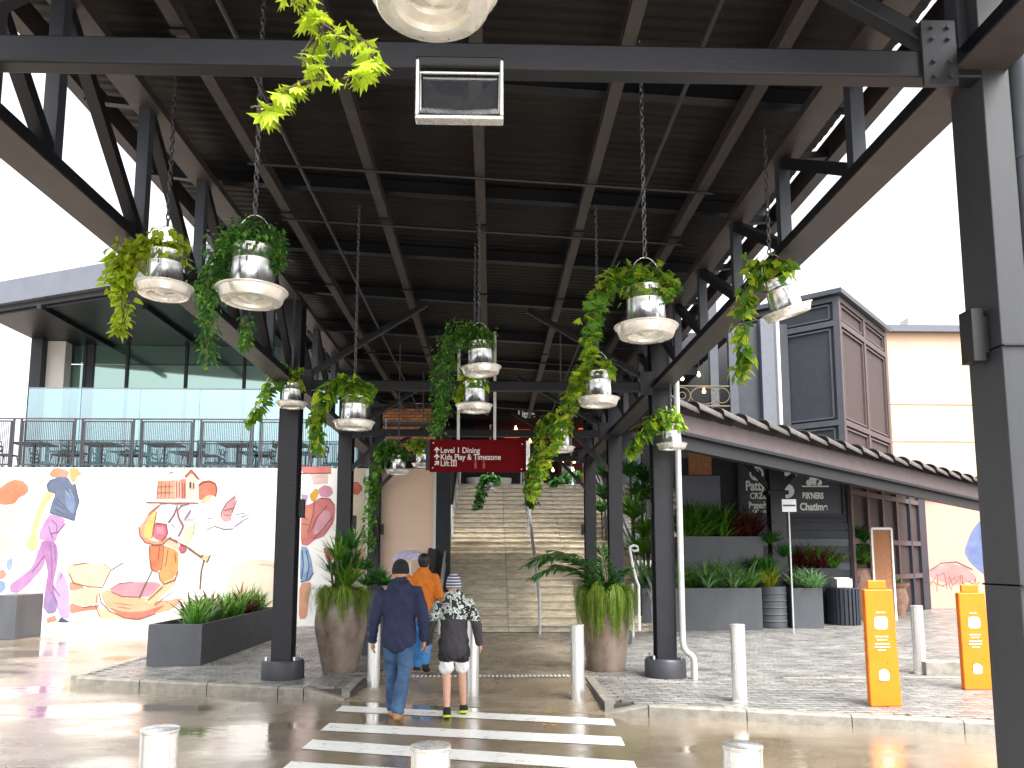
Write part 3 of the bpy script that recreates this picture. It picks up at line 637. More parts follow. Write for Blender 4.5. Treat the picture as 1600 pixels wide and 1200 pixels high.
# ================================================================== MURAL WALL (left)
WY = 19.0
wt = Y(300, 731, WY).z
mw = empty('mural_wall', (-8, WY, 0), 'long white wall painted with large watercolour walking figures', 'wall')
m = MB(); xw = Y(597, 800, WY).x; m.box((-22, WY, 0), (xw, WY+.3, wt)); m.build('white_panel', 'wallw', mw)
m = MB(); xe = Y(677, 800, WY).x; m.box((xw, WY, 0), (xe, WY+.3, wt)); m.build('peach_panel', 'peachl', mw)
m = MB(); m.box((xe, WY-.06, PV), (xe+.07, WY+.3, wt+.05)); m.build('corner_trim', 'offw', mw)
m = MB(); m.box((xe+.07, WY-.05, PV), (xe+.42, WY+.3, wt+.9)); m.build('dark_pier', 'dark', label='dark pier between the peach wall and the stairs', cat='pier')
MC = {}
def wc(c):
    if c not in MC:
        h = [((int(c[i:i+2], 16)/255)**2.2) for i in (0, 2, 4)]
        MC[c] = mat('mural paint '+c, [x**1.25*.40 for x in h], .7, c2=[min(.6, x**1.05*.47+.02) for x in h], scale=2.6)
    return MC[c]
def smoothpoly(pts, it=2):
    for _ in range(it):
        q = []
        for i in range(len(pts)):
            a, b = pts[i], pts[(i+1) % len(pts)]; q += [(a[0]*.84+b[0]*.16, a[1]*.84+b[1]*.16), (a[0]*.16+b[0]*.84, a[1]*.16+b[1]*.84)]
        pts = q
    return pts
LAY = [0]
def figure(shapes, lines=(), wally=WY, par=mw, name='mural_figure'):
    LAY[0] = 0
    m = MB(); mats = []
    for col, pts in shapes:
        LAY[0] += 1; y = wally-.002-.0005*LAY[0]
        pts = smoothpoly(pts, 1) if len(pts) > 4 else pts
        if col not in mats: mats.append(col)
        m.cur = mats.index(col); P = [Y(u, v, y) for u, v in pts]
        from mathutils.geometry import tessellate_polygon
        tri = tessellate_polygon([P]); m.add(P, [tuple(t) if (P[t[1]]-P[t[0]]).cross(P[t[2]]-P[t[0]]).y < 0 else tuple(reversed(t)) for t in tri])
    for col, w_, pts in lines:
        LAY[0] += 1; y = wally-.002-.0005*LAY[0]
        if col not in mats: mats.append(col)
        m.cur = mats.index(col)
        for i in range(len(pts)-1):
            a, b = V(pts[i]), V(pts[i+1]); d = (b-a).normalized(); n = V((-d.y, d.x))*w_*.7
            P = [Y(*(a+n), y), Y(*(b+n), y), Y(*(b-n), y), Y(*(a-n), y)]; m.add(P, [(0, 1, 2, 3)])
    return m.build(name, [wc(c) for c in mats], par)
ln = 'a0604a'
def tx(sc, ox, oy, shapes, lines):
    f = lambda pts: [(ox+x/sc, oy+y/sc) for x, y in pts]
    return [(c, f(p)) for c, p in shapes], [(c, w_, f(p)) for c, w_, p in lines]
# woman in slate tee and lilac trousers, red head further left
sh, li = tx(4.613, 0, 725, [
    ('f4926c', [(-20, 190), (40, 140), (100, 112), (160, 118), (205, 160), (205, 200), (170, 230), (140, 240), (110, 285), (40, 295), (-20, 290)]), ('fbe3d0', [(0, 296), (150, 290), (140, 330), (60, 420), (60, 640), (0, 660)]),
    ('a9bcd6', [(50, 690), (95, 675), (90, 730), (65, 780), (45, 740)]), ('f5a58c', [(-20, 770), (30, 760), (50, 800), (20, 830), (-20, 830)]), ('9db4d4', [(-20, 830), (35, 850), (40, 900), (-20, 950)])], [])
figure(sh, li)
sh, li = tx(4.613, 0, 725, [
    ('f0a07c', [(385, 30), (420, 28), (470, 40), (500, 60), (490, 90), (440, 100), (370, 95), (355, 70)]), ('f3bd7c', [(500, 28), (560, 28), (575, 60), (595, 72), (555, 90), (545, 130), (520, 130), (500, 90)]),
    ('f4d4a0', [(340, 190), (390, 210), (330, 300), (290, 400), (265, 500), (275, 560), (270, 600), (235, 632), (200, 615), (185, 570), (215, 540), (230, 450), (260, 350), (300, 260)]), ('f5cf98', [(215, 560), (270, 570), (262, 610), (235, 632), (200, 612), (190, 580)]),
    ('707c98', [(365, 112), (430, 90), (490, 95), (520, 150), (540, 140), (555, 210), (570, 270), (550, 330), (535, 408), (470, 385), (355, 350), (370, 290), (400, 210), (345, 190), (338, 150)]), ('8799bb', [(470, 190), (520, 220), (545, 290), (530, 360), (480, 330), (470, 260)]),
    ('cf9fce', [(360, 358), (470, 395), (465, 440), (420, 500), (400, 560), (340, 555), (280, 540), (285, 490), (320, 420)]), ('c189bf', [(300, 552), (390, 556), (415, 600), (420, 660), (410, 740), (385, 850), (400, 930), (350, 1000), (330, 1050), (310, 1040), (325, 900), (345, 790), (330, 700), (300, 640), (280, 620)]),
    ('cb97ca', [(280, 600), (330, 700), (290, 770), (210, 860), (130, 930), (75, 925), (70, 870), (140, 820), (220, 760), (255, 690)]), ('dcbce4', [(420, 760), (460, 800), (500, 900), (505, 1110), (440, 1110), (400, 1000), (390, 900)]), ('b59ccc', [(330, 960), (390, 930), (420, 1010), (400, 1070), (345, 1080), (315, 1040)]),
    ('52607c', [(415, 1140), (440, 1105), (500, 1135), (480, 1142)]), ('f0b49a', [(335, 1110), (400, 1090), (410, 1130), (340, 1145)])],
    [('5a678a', 1, [(365, 112), (338, 150), (345, 190), (400, 210)]), ('5a678a', 1.2, [(540, 140), (555, 210), (570, 270), (550, 330), (535, 408), (470, 385), (355, 350)]), ('a6b4d0', 1.1, [(470, 190), (510, 250)]), ('a6b4d0', 1.1, [(500, 180), (535, 250)]), ('5a678a', .8, [(400, 280), (470, 330)]), ('5a678a', .8, [(410, 250), (500, 340)]), ('5a678a', .8, [(390, 320), (460, 360)]),
     ('8f6aa0', .9, [(370, 400), (410, 440), (405, 500)]), ('8f6aa0', .9, [(470, 430), (420, 490), (370, 500)]), ('8f6aa0', .9, [(350, 450), (380, 540)]), ('8f6aa0', .8, [(360, 570), (375, 700), (370, 830)]), ('8f6aa0', .8, [(395, 580), (400, 700)]), ('8f6aa0', .8, [(320, 660), (230, 780)]), ('8f6aa0', .8, [(380, 880), (430, 950)]), ('8f6aa0', .8, [(370, 920), (410, 1000)]), ('8f6aa0', .7, [(450, 780), (430, 830)]), ('c9a8cf', .7, [(430, 520), (500, 510)]), ('c9a8cf', .7, [(410, 550), (470, 545)])])
figure(sh, li)
sh, li = tx(4.613, 0, 725, [
    ('f9dcc0', [(490, 720), (640, 705), (760, 740), (800, 780), (740, 890), (620, 880), (520, 850), (480, 780)]), ('f2a488', [(500, 840), (600, 870), (600, 900), (560, 915), (500, 910)]), ('f8d8bc', [(505, 920), (620, 890), (720, 900), (710, 990), (640, 1030), (505, 1000)]), ('ef9a80', [(505, 1000), (620, 1035), (720, 1010), (700, 1050), (600, 1060), (505, 1080)]),
    ('eaa2ae', [(790, 910), (860, 860), (960, 850), (1150, 850), (1180, 940), (1050, 960), (860, 950)]), ('f6c49c', [(720, 930), (780, 900), (860, 950), (1050, 965), (1150, 990), (1330, 960), (1240, 1050), (1050, 1100), (900, 1090), (770, 1040)]), ('e98a74', [(780, 1030), (900, 1070), (1050, 1060), (1200, 1010), (1100, 1090), (980, 1125), (880, 1110)]), ('f8d8b0', [(690, 1040), (770, 1050), (900, 1120), (720, 1110)])],
    [(ln, .9, [(530, 730), (640, 710)]), (ln, 1, [(500, 790), (530, 860), (640, 885), (740, 890)]), (ln, 1, [(740, 890), (770, 820), (800, 765)]), ('6a6470', 1.2, [(800, 765), (890, 710)]), (ln, 1, [(740, 710), (800, 765)]), (ln, 1.2, [(715, 930), (730, 1000), (790, 1060), (900, 1110), (1000, 1120), (1120, 1080)]), (ln, .9, [(790, 905), (860, 860), (960, 850)]), (ln, .9, [(800, 920), (880, 955), (1010, 960)]), ('d8a080', .8, [(830, 1000), (900, 1010), (960, 1020)]), ('d8a080', .8, [(850, 1030), (940, 1040)]), (ln, .8, [(700, 940), (690, 1030), (720, 1100)]), (ln, .8, [(600, 1035), (690, 1020)])])
figure(sh, li, name='mural_rocks')
# hiker carrying a house
sh, li = tx(4.8, 200, 725, [
    ('f0a888', [(225, 125), (350, 120), (350, 265), (215, 265)]), ('f6c0ac', [(350, 118), (400, 115), (400, 262), (350, 265)]), ('e99482', [(395, 112), (435, 112), (435, 262), (400, 262)]), ('f8e0cc', [(435, 105), (480, 70), (525, 105), (525, 262), (435, 262)]), ('e67f66', [(425, 95), (475, 40), (538, 115), (525, 118), (475, 68), (436, 108)]),
    ('ec7d60', [(528, 160), (560, 132), (610, 125), (655, 145), (668, 190), (655, 240), (620, 235), (600, 235), (560, 270), (530, 268)]), ('f8cf9c', [(560, 262), (600, 232), (630, 245), (600, 280), (560, 300), (540, 290)]),
    ('ece4ec', [(400, 310), (520, 310), (540, 360), (500, 420), (430, 480), (405, 560), (330, 540), (300, 450), (350, 340)]), ('f9cf78', [(215, 345), (180, 360), (140, 400), (120, 480), (95, 530), (130, 560), (180, 560), (200, 450), (215, 400)]), ('f3ac88', [(240, 300), (200, 320), (150, 370), (120, 430), (85, 470), (90, 540), (130, 590), (200, 605), (260, 600), (300, 560), (290, 545), (230, 580), (180, 575), (120, 545), (125, 470), (180, 370), (240, 320)]),
    ('dc7484', [(205, 440), (290, 450), (295, 540), (250, 580), (190, 555), (185, 490)]), ('e59aa6', [(215, 470), (270, 470), (270, 530), (210, 520)]), ('c9667a', [(310, 555), (370, 570), (375, 600), (320, 590)]), ('cc6072', [(395, 590), (445, 620), (430, 660), (395, 672), (378, 640)]), ('f4cfae', [(300, 560), (380, 600), (380, 645), (290, 600)]),
    ('ee8658', [(155, 610), (265, 605), (260, 660), (250, 740), (240, 800), (170, 800), (160, 720)]), ('f4ae6a', [(265, 605), (375, 650), (380, 730), (375, 810), (330, 860), (265, 895), (230, 840), (240, 780), (255, 700)]),
    ('f8d2a4', [(260, 890), (370, 840), (350, 900), (240, 1000), (180, 1060), (110, 1030), (180, 980)]), ('f2d8bc', [(430, 480), (510, 430), (490, 560), (440, 600), (410, 570)]), ('f2d4a8', [(450, 610), (550, 680), (590, 690), (620, 680), (600, 740), (560, 725), (540, 700), (450, 640)]), ('e8dcea', [(420, 360), (480, 340), (440, 420), (415, 420)])],
    [(ln, 1.6, [(135, 288), (330, 292), (510, 292), (530, 300)]), (ln, 1.4, [(425, 95), (475, 42), (538, 118)]), (ln, .9, [(225, 130), (215, 265)]), (ln, .8, [(250, 140), (248, 250)]), (ln, .8, [(280, 140), (278, 250)]), (ln, .8, [(310, 135), (308, 250)]), (ln, .7, [(225, 170), (340, 165)]), (ln, .7, [(222, 215), (340, 212)]), (ln, 1, [(365, 130), (365, 250)]), (ln, 1, [(385, 130), (385, 250)]), (ln, 1, [(410, 140), (410, 250)]), (ln, 1, [(425, 140), (425, 250)]),
     ('4a4450', 2, [(468, 135), (468, 180)]), ('8a5a50', 1.6, [(492, 140), (492, 185)]), (ln, 1.6, [(528, 160), (560, 132), (610, 125), (655, 145), (668, 190), (655, 245)]), (ln, 1.5, [(370, 310), (345, 380), (300, 440)]), (ln, 1.6, [(365, 320), (380, 400), (415, 465), (380, 540)]), (ln, 1.2, [(240, 302), (300, 292), (400, 300)]), (ln, 1.2, [(380, 340), (400, 310), (460, 300)]),
     (ln, 1.4, [(80, 470), (90, 540), (130, 590), (200, 608), (260, 602), (320, 545)]), (ln, 1.1, [(205, 440), (290, 452), (298, 520), (250, 580)]), (ln, 1.1, [(180, 560), (190, 480), (215, 360)]), (ln, .9, [(150, 380), (240, 305)]), (ln, 1.2, [(158, 610), (165, 740), (180, 798), (230, 815), (240, 870), (270, 900), (350, 870), (378, 800)]), (ln, .9, [(268, 610), (262, 700), (245, 790)]), (ln, .8, [(235, 620), (225, 720)]), (ln, .8, [(350, 660), (360, 740)]), (ln, .8, [(300, 640), (280, 760)]),
     (ln, 1.2, [(310, 550), (380, 590), (440, 615), (432, 655), (395, 670)]), ('7a5a4a', 1.6, [(440, 620), (500, 665), (552, 700)]), ('7a5a4a', 2, [(570, 720), (550, 800), (540, 940)]), ('7a5a4a', 1.2, [(545, 700), (565, 680)]), ('7a5a4a', 1.2, [(590, 740), (620, 680)]), ('7a6a5a', 1.3, [(180, 800), (130, 900), (85, 1000)]), (ln, 1, [(260, 920), (150, 1020)]), (ln, 1, [(330, 960), (200, 1055)]), ('c8b8b8', .8, [(440, 415), (505, 420), (490, 520)]), ('8a7898', 1, [(470, 345), (425, 415)]), ('9a90b0', .8, [(330, 450), (350, 480)]), ('8a7a8a', .9, [(270, 60), (340, 62), (290, 80)])])
figure(sh, li)
sh, li = tx(4.8, 200, 725, [('dda0a4', [(812, 240), (805, 300), (780, 370), (775, 430), (740, 450), (695, 400), (705, 350), (740, 290)]), ('e8b0ac', [(700, 380), (760, 370), (770, 430), (730, 440), (698, 415)]), ('ece2f0', [(640, 460), (700, 440), (780, 420), (880, 370), (860, 440), (790, 490), (720, 492)])],
    [('7a5a64', 1.2, [(810, 235), (740, 290), (705, 350), (695, 400)]), ('8a7080', 1, [(820, 262), (780, 370)]), ('8a7080', .9, [(575, 402), (640, 412)]), ('8a7080', 1, [(640, 465), (720, 492), (790, 488)]), ('8a7080', .9, [(585, 495), (640, 470)]), ('8a7080', .9, [(810, 378), (880, 368)]), ('8a7080', .9, [(850, 400), (910, 376)]), ('8a7080', .9, [(800, 470), (870, 420), (905, 405)]), ('a05a5a', .9, [(715, 380), (760, 385)]), ('a05a5a', .9, [(720, 350), (790, 330)])])
figure(sh, li, name='mural_bird')
sh, li = tx(4.615, 420, 725, [
    ('97a6c4', [(120, 470), (80, 480), (52, 540), (60, 600), (100, 650), (130, 640)]), ('ee8a84', [(225, 20), (450, 20), (450, 65), (250, 70)]), ('fadcd2', [(300, 68), (430, 66), (425, 140), (320, 150)]), ('f6c8c0', [(330, 80), (400, 80), (400, 100), (330, 100)]), ('f2c04c', [(290, 225), (340, 170), (365, 200), (345, 255), (310, 272)]),
    ('eaa6bc', [(355, 180), (400, 150), (450, 165), (465, 210), (430, 240), (370, 235)]), ('d8b4dc', [(235, 215), (285, 225), (270, 290), (235, 300)]), ('ea8a88', [(235, 300), (300, 290), (370, 240), (440, 245), (480, 300), (470, 420), (400, 520), (330, 545), (280, 590), (230, 580)]), ('ee9c84', [(235, 330), (320, 320), (320, 400), (270, 530), (232, 540)]), ('f2b4c0', [(380, 330), (440, 340), (450, 420), (380, 500), (320, 510), (340, 420)]),
    ('9fc4e8', [(228, 590), (280, 600), (310, 700), (320, 780), (280, 840), (225, 855)]), ('c4dcf4', [(250, 640), (290, 680), (295, 760), (250, 800)]), ('f4b494', [(222, 860), (310, 850), (290, 960), (275, 1110), (215, 1120)]), ('e0706c', [(390, 600), (450, 620), (470, 680), (440, 710), (410, 670)])],
    [(ln, 1, [(225, 68), (450, 65)]), (ln, 1.1, [(330, 260), (320, 360), (280, 500)]), (ln, 1, [(420, 300), (350, 380), (300, 490)]), (ln, 1, [(460, 380), (400, 460), (320, 540)]), (ln, .9, [(370, 250), (440, 250), (475, 300)]), (ln, .8, [(240, 380), (280, 400)]), (ln, .8, [(240, 430), (290, 440)]), ('4a6aa0', 1, [(240, 620), (250, 720), (235, 830)]), ('4a6aa0', 1, [(270, 620), (290, 740), (270, 830)]), ('4a6aa0', 1, [(228, 850), (290, 835), (322, 780)]), ('667', 1, [(120, 475), (60, 530)])][:-1])
figure(sh, li)
sh, li = tx(4.615, 420, 725, [('fdf0d4', [(582, 30), (700, 30), (700, 900), (582, 900)]), ('ec7a64', [(582, 160), (620, 130), (660, 150), (668, 190), (645, 225), (600, 215), (582, 200)]), ('f4cc9c', [(585, 640), (700, 600), (700, 800), (590, 820)])], [('8a6048', 2, [(690, 440), (640, 560), (625, 600), (580, 625)]), (ln, 1.2, [(600, 135), (640, 132), (668, 165), (668, 195)])])
figure(sh, li, name='mural_head')
figure([('fdf0d8', [(360, 885), (400, 872), (440, 880), (445, 940), (400, 950), (350, 930)]), ('fce6cc', [(340, 960), (420, 940), (440, 955), (440, 972), (340, 972)]), ('fdeee0', [(110, 955), (220, 965), (340, 955), (340, 974), (110, 974)])], [(ln, .5, [(404, 882), (440, 884)])], name='mural_sand')

# ================================================================== TERRACE
te = MB(); te.box((-24, WY+.3, wt-.4), (stx0-.5, 34, wt-.02)); te.build('terrace_floor', 'conc', kind='structure')
bal = empty('terrace_balustrade', (-8, WY+.15, wt), 'dark metal balustrade with wire panels along the top of the mural wall', 'balustrade')
zt = Y(300, 656, WY+.15).z; zb = wt+.03
posts = [-70, 25, 121, 213, 307, 400, 492, 585]
px = [Y(u, 700, WY+.15).x for u in posts]
m = MB(); m.box((px[0]-1, WY+.12, zt), (px[-1], WY+.19, zt+.03)); m.build('top_rail', 'brownf', bal)
for i, x in enumerate(px):
    for s in (-.09, .09):
        m = MB(); m.box((x+s-.02, WY+.13, wt), (x+s+.02, WY+.17, zt-.001)); m.build('post', 'steel2', bal)
    if i < len(px)-1:
        xa, xb = x+.14, px[i+1]-.14; m = MB()
        for p, q in (((xa, zb+.06), (xb, zb+.06)), ((xb, zb+.06), (xb, zt-.05)), ((xb, zt-.05), (xa, zt-.05)), ((xa, zt-.05), (xa, zb+.06))): m.beam((p[0], WY+.15, p[1]), (q[0], WY+.15, q[1]), .03, .03)
        f_ = m.build('panel_frame', 'steel2', bal); m = MB(); k = xa+.04
        while k < xb-.02: m.box((k-.007, WY+.147, zb+.07), (k+.007, WY+.153, zt-.06)); k += .045
        m.build('wire_infill', 'steel2', f_, kind='stuff')
# scroll details along wall top
m = MB()
for i in range(60):
    x = px[0] + i*.16
    if x > px[-1]: break
    m.beam((x, WY+.16, wt+.01), (x+.12, WY+.16, wt+.08), .014, .014); m.beam((x+.12, WY+.16, wt+.01), (x, WY+.16, wt+.08), .014, .014)
m.build('lattice_strip', 'steel', bal, kind='stuff')
# frameless glass screen
gs = empty('glass_screen', (-8, 21, wt), 'tall frameless pale blue glass wind screen behind the terrace balustrade', 'glass screen')
gz = Y(200, 608, 21).z; edges = [42, 125, 218, 311, 404, 497, 560]; gx = [Y(u, 650, 21).x for u in edges]
for i in range(len(gx)-1):
    m = MB(); m.box((gx[i]+.01, 21, wt), (gx[i+1]-.01, 21.015, gz)); m.build('glass_pane', 'tglass', gs)
m = MB(); m.box((gx[0], 20.99, gz+.001), (gx[-1], 21.03, gz+.03)); m.build('cap_rail', 'fasciag', gs)
# left building
lb = empty('pavilion_building', (-9, 26, wt), 'two storey pavilion at left with big green tinted windows under a broad grey roof', 'building')
BY = 26.0; hz = Y(300, 533, BY).z; zmid = Y(300, 571, BY).z
mx_ = [Y(u, 560, BY).x for u in (106, 134, 146, 200, 292, 383, 474, 565)]
for i in range(len(mx_)-1):
    if i == 1: continue
    m = MB(); m.box((mx_[i]+.03, BY, wt), (mx_[i+1]-.03, BY+.03, hz)); m.v = [(a_, b_, max(c_, zmid+.03)) for a_, b_, c_ in m.v]; m.build('window_pane', 'wglass', lb)  # upper part of the glass, coloured dark for the reflected soffit
    m = MB(); m.box((mx_[i]+.03, BY, wt), (mx_[i+1]-.03, BY+.03, zmid)); m.build('window_pane', 'wglass_sky', lb)  # lower part of the same glass, coloured pale for the reflected sky
for i, x in enumerate(mx_):
    m = MB(); m.box((x-.045, BY-.06, wt), (x+.045, BY+.06, hz)); m.build('mullion', 'dark', lb)
m = MB(); m.box((mx_[1]+.046, BY-.03, wt), (mx_[2]-.046, BY+.04, hz)); m.build('pier', 'dark', lb)
zbt = Y(300, 612, BY).z
m = MB(); m.box((mx_[0], BY-.05, hz), (mx_[-1], BY+.4, 9.0)); m.build('header', 'dark', lb)
a = Y(76, 560, 25.6).x; b = Y(104, 560, 25.6).x
m = MB(); m.box((a, 25.5, wt), (b, 25.9, 8.98)); m.build('white_column', 'wallw', lb)
a2 = Y(50, 560, 25.3).x; m = MB(); m.box((a2, 25.2, wt), (a-.003, 25.7, 8.985)); m.build('dark_column', 'dark', lb)
m = MB(); m.prism([(-15.3, 23.0), (-10.6, 21.1), (-3.3, 18.0), (-3.3, 32), (-15.3, 32)], 9.0, 9.07); m.build('soffit', 'steel', lb)
m = MB(); m.prism([(-15.38, 22.94), (-10.6, 21.0), (-3.2, 17.86), (-3.2, 32.1), (-15.38, 32.1)], 9.08, 9.22); m.build('roof_edge', 'steel2', lb)
m = MB(); m.prism([(-15.5, 22.8), (-10.6, 20.8), (-3.1, 17.65), (-3.1, 32.2), (-15.5, 32.2)], 9.23, 9.92); m.build('fascia', 'fasciag', lb)
for xx in (-13, -10, -7):
    m = MB(); m.box((xx-.06, 21.7, 8.86), (xx+.06, 26, 8.998)); m.build('soffit_beam', 'steel', lb)
m = MB(); m.box((-14.4, BY+4, wt), (-3, BY+4.2, 9)); m.build('back_wall', 'dark', lb)
# cafe furniture on terrace
def table_chairs(cx, cy, ang, lab):
    t = empty('cafe_table', (cx, cy, wt), 'black cafe table '+lab, 'table', 'black cafe tables on the terrace')
    m = MB(); m.box((cx-.42, cy-.35, wt+.72), (cx+.42, cy+.35, wt+.76)); m.build('table_top', 'black', t)
    m = MB(); m.cyl((cx, cy, wt+.03), .035, .69, 8); m.build('pedestal', 'black', t); m = MB(); m.box((cx-.25, cy-.25, wt), (cx+.25, cy+.25, wt+.03)); m.build('foot', 'black', t)
    for s in (-1, 1):
        x = cx+s*.72; c = empty('cafe_chair', (x, cy, wt), 'black metal chair %s of the table %s' % ('left' if s < 0 else 'right', lab), 'chair', 'black chairs on the terrace')
        m = MB(); m.box((x-.2, cy-.2, wt+.44), (x+.2, cy+.2, wt+.47)); m.build('seat', 'black', c)
        m = MB(); bx = x+s*.2
        m.tube([(bx, cy-.19, wt+.46), (bx+s*.06, cy-.18, wt+.84), (bx+s*.06, cy+.18, wt+.84), (bx, cy+.19, wt+.46)], .013, 6)
        for k in (.58, .7): m.beam((bx+s*.02, cy-.18, wt+k), (bx+s*.02, cy+.18, wt+k), .015, .05)
        m.build('backrest', 'black', c)
        for a_ in (-1, 1):
            for b_ in (-1, 1):
                m = MB(); m.tube([(x+a_*.17, cy+b_*.17, wt+.44), (x+a_*.24, cy+b_*.2, wt)], .012, 6); m.build('leg', 'black', c)
for u, l in ((55, 'behind the leftmost railing panel'), (160, 'behind the second railing panel'), (258, 'behind the third railing panel'), (372, 'behind the fourth railing panel'), (455, 'nearest the first left column')):
    p = Y(u, 690, 20.2); table_chairs(p.x, 20.2, 0, l)

# ================================================================== BACK OF THE COURT (upper level)
bk = empty('dining_hall', (1, 34, TZ), 'dark dining hall at the head of the stairs with warm string lights', 'building')
m = MB(); m.box((-9, 34, TZ), (13, 34.4, 12)); m.build('back_wall', 'dark', bk)
m = MB(); m.box((-4.4, 19.6, 7.6), (5.2, 34, 7.85)); m.build('ceiling', 'dark', bk)
m = MB(); m.box((5.2, 24, 7.6), (6.6, 34, 7.85)); m.build('ceiling', 'dark', bk)
m = MB(); m.box((-4.4, 26.2, wt), (-4.2, 34, 7.6)); m.build('side_wall', 'dark', bk)
for yy in (21, 23.5, 26, 28.5, 31): beamp('ceiling_beam', (-4.3, yy, 7.5), (5.1, yy, 7.5), .15, .2, bk)
a = Y(872, 712, 33.7); b = Y(916, 762, 33.7); m = MB(); m.box((a.x, 33.6, TZ), (b.x, 33.9, a.z)); m.build('red_shopfront', 'redw', bk)
a = Y(740, 650, 33.8); b = Y(960, 700, 33.8); m = MB(); m.box((a.x, 33.7, b.z), (b.x, 33.95, a.z)); m.build('red_bulkhead', 'redw', bk)
for (u, v, w_) in ((815, 672, 24), (835, 680, 22), (905, 650, 16), (905, 656, 18), (912, 670, 14), (800, 683, 20)):
    p = Y(u, v, 33.5); m = MB(); m.box((p.x-w_/60, 33.48, p.z-.03), (p.x+w_/60, 33.52, p.z+.03)); m.build('lit_strip', 'lampr', bk)
LB = MB(); LB.ball((0, 0, 0), .055, 10, 6); LB.lathe([(.02, .05), (.03, .1), (0, .1)], (0, 0, 0), 8); LB.cur = 1; LB.tube([(0, 0, .1), (0, 0, .9)], .008, 5); lbm = LB.mesh('pendant_lamp', ['lamp', 'black'])
for i, (u, v) in enumerate(((806, 670), (811, 678), (826, 676), (900, 676), (912, 678), (920, 671), (858, 722), (872, 718), (876, 720), (879, 724), (897, 722), (864, 735), (895, 735), (828, 690), (1066, 592), (1092, 586), (1100, 612))):
    yy = 27+ (i % 4)*1.2; p = Y(u, v, yy if i < 14 else 22); o = inst('pendant_lamp', lbm, None, p); tag(o, 'tiny warm glowing pendant lamp hanging in the dark dining hall', 'lamp', 'small pendant lamps of the dining hall')
a = Y(640, 612, 24); b = Y(672, 630, 24)
m = MB(); pc = Y(655, 628, 24); m.lathe([(.02, .42), (.14, .4), (.2, .33), (.32, .02), (.33, 0), (.3, .0), (.18, .3), (0, .34)], pc, 24); m.cur = 1; m.ball(pc+V((0, 0, .06)), .2, 12, 8, (1, 1, .3)); m.cur = 0; m.tube([pc+V((0, 0, .4)), (pc.x, 24, 7.6)], .01, 5)
m.build('dome_lamp', ['galv', 'lamp'], label='metal dome pendant lamp with warm light above the brick wall', cat='lamp', smooth=1)
# brick wall panels left
bw = empty('brick_wall', Y(632, 690, 25), 'orange brick wall with dark steel frame seen behind the left columns', 'wall')
a = Y(590, 634, 25.6); b = Y(672, 692, 25.6); m = MB(); m.box((a.x, 25.6, b.z-.3), (b.x+.2, 25.8, a.z)); m.build('mortar_bed', 'joint', bw)
bm = MB(); bm.box((-.13, -.03, -.045), (.13, .03, .045)); bme = bm.mesh('brick', 'brick'); z = b.z-.25; r_ = 0
while z < a.z-.05:
    x = a.x+.14 + (r_ % 2)*.14
    while x < b.x+.1: inst('brick', bme, bw, (x, 25.59, z)); x += .28
    z += .105; r_ += 1
for v in (662, 634, 690): p = Y(600, v, 25.5); m = MB(); m.box((a.x-.1, 25.4, p.z-.05), (b.x+.3, 25.5, p.z+.05)); m.build('steel_band', 'steel', bw)
# round clock-like lantern, orange box, white bowls
p = Y(920, 722, 27.5); m = MB(); m.box((p.x-.22, 27.55, TZ), (p.x+.22, 27.7, p.z+.5)); m.build('timber_stand', 'brownf', label='brown timber stand behind the round lamp at the stair top', cat='stand')
m = MB(); m.ball(p, .17, 16, 10, (1, .4, 1)); m.build('round_lamp', 'lampw', label='round glowing lamp at the top right of the stairs', cat='lamp', smooth=1)
p = Y(918, 747, 27.3); m = MB(); m.box((p.x-.2, 27.1, p.z-.2), (p.x+.2, 27.4, p.z+.18)); m.build('orange_crate', 'orange', label='small orange box standing at the right of the stair top', cat='box')
p = Y(888, 738, 33.3); m = MB(); m.plate([(p.x-.3, 33.3, p.z-.28), (p.x+.3, 33.3, p.z-.28), (p.x+.26, 33.3, p.z+.25), (p.x-.28, 33.3, p.z+.3)], .03); m.build('white_notice', 'signw', label='small white notice on the deep red shopfront', cat='notice')
for u, w_ in ((748, 40), (786, 28)):
    p = Y(u, 755, TY+.5); r_ = w_*TY/FP/2; m = MB(); m.lathe([(0, 0), (r_*.7, 0), (r_*.98, .2), (r_, .32), (r_*.95, .32), (0, .28)], (p.x, TY+.7, TZ-.02), 24)
    m.build('white_planter_bowl', 'offw', label='%s white planter bowl at the head of the stairs' % ('wider' if w_ > 30 else 'smaller'), cat='planter', smooth=1)
lt = Y(828, 648, 25); tt = text('Little', (lt.x-.4, 25, lt.z-.1), .34, None, bold=.01, name='hanging_name_sign'); tag(tt, 'small white script sign hanging in the dark above the stairs', 'sign'); tt.data.transform(Matrix.Scale(.8, 4, (1, 0, 0)))

# ================================================================== RIGHT BUILDING
rb = empty('verandah_building', (8, 19, PV), 'dark shop building at right with tile edged verandah roof', 'building')
m = MB(); wy = 20.2
sx0 = Y(1062, 800, wy).x; sx1 = Y(1327, 800, wy).x
m.box((sx0, wy, PV), (sx1, wy+.3, 4.4)); m.build('front_wall', 'dark', rb)
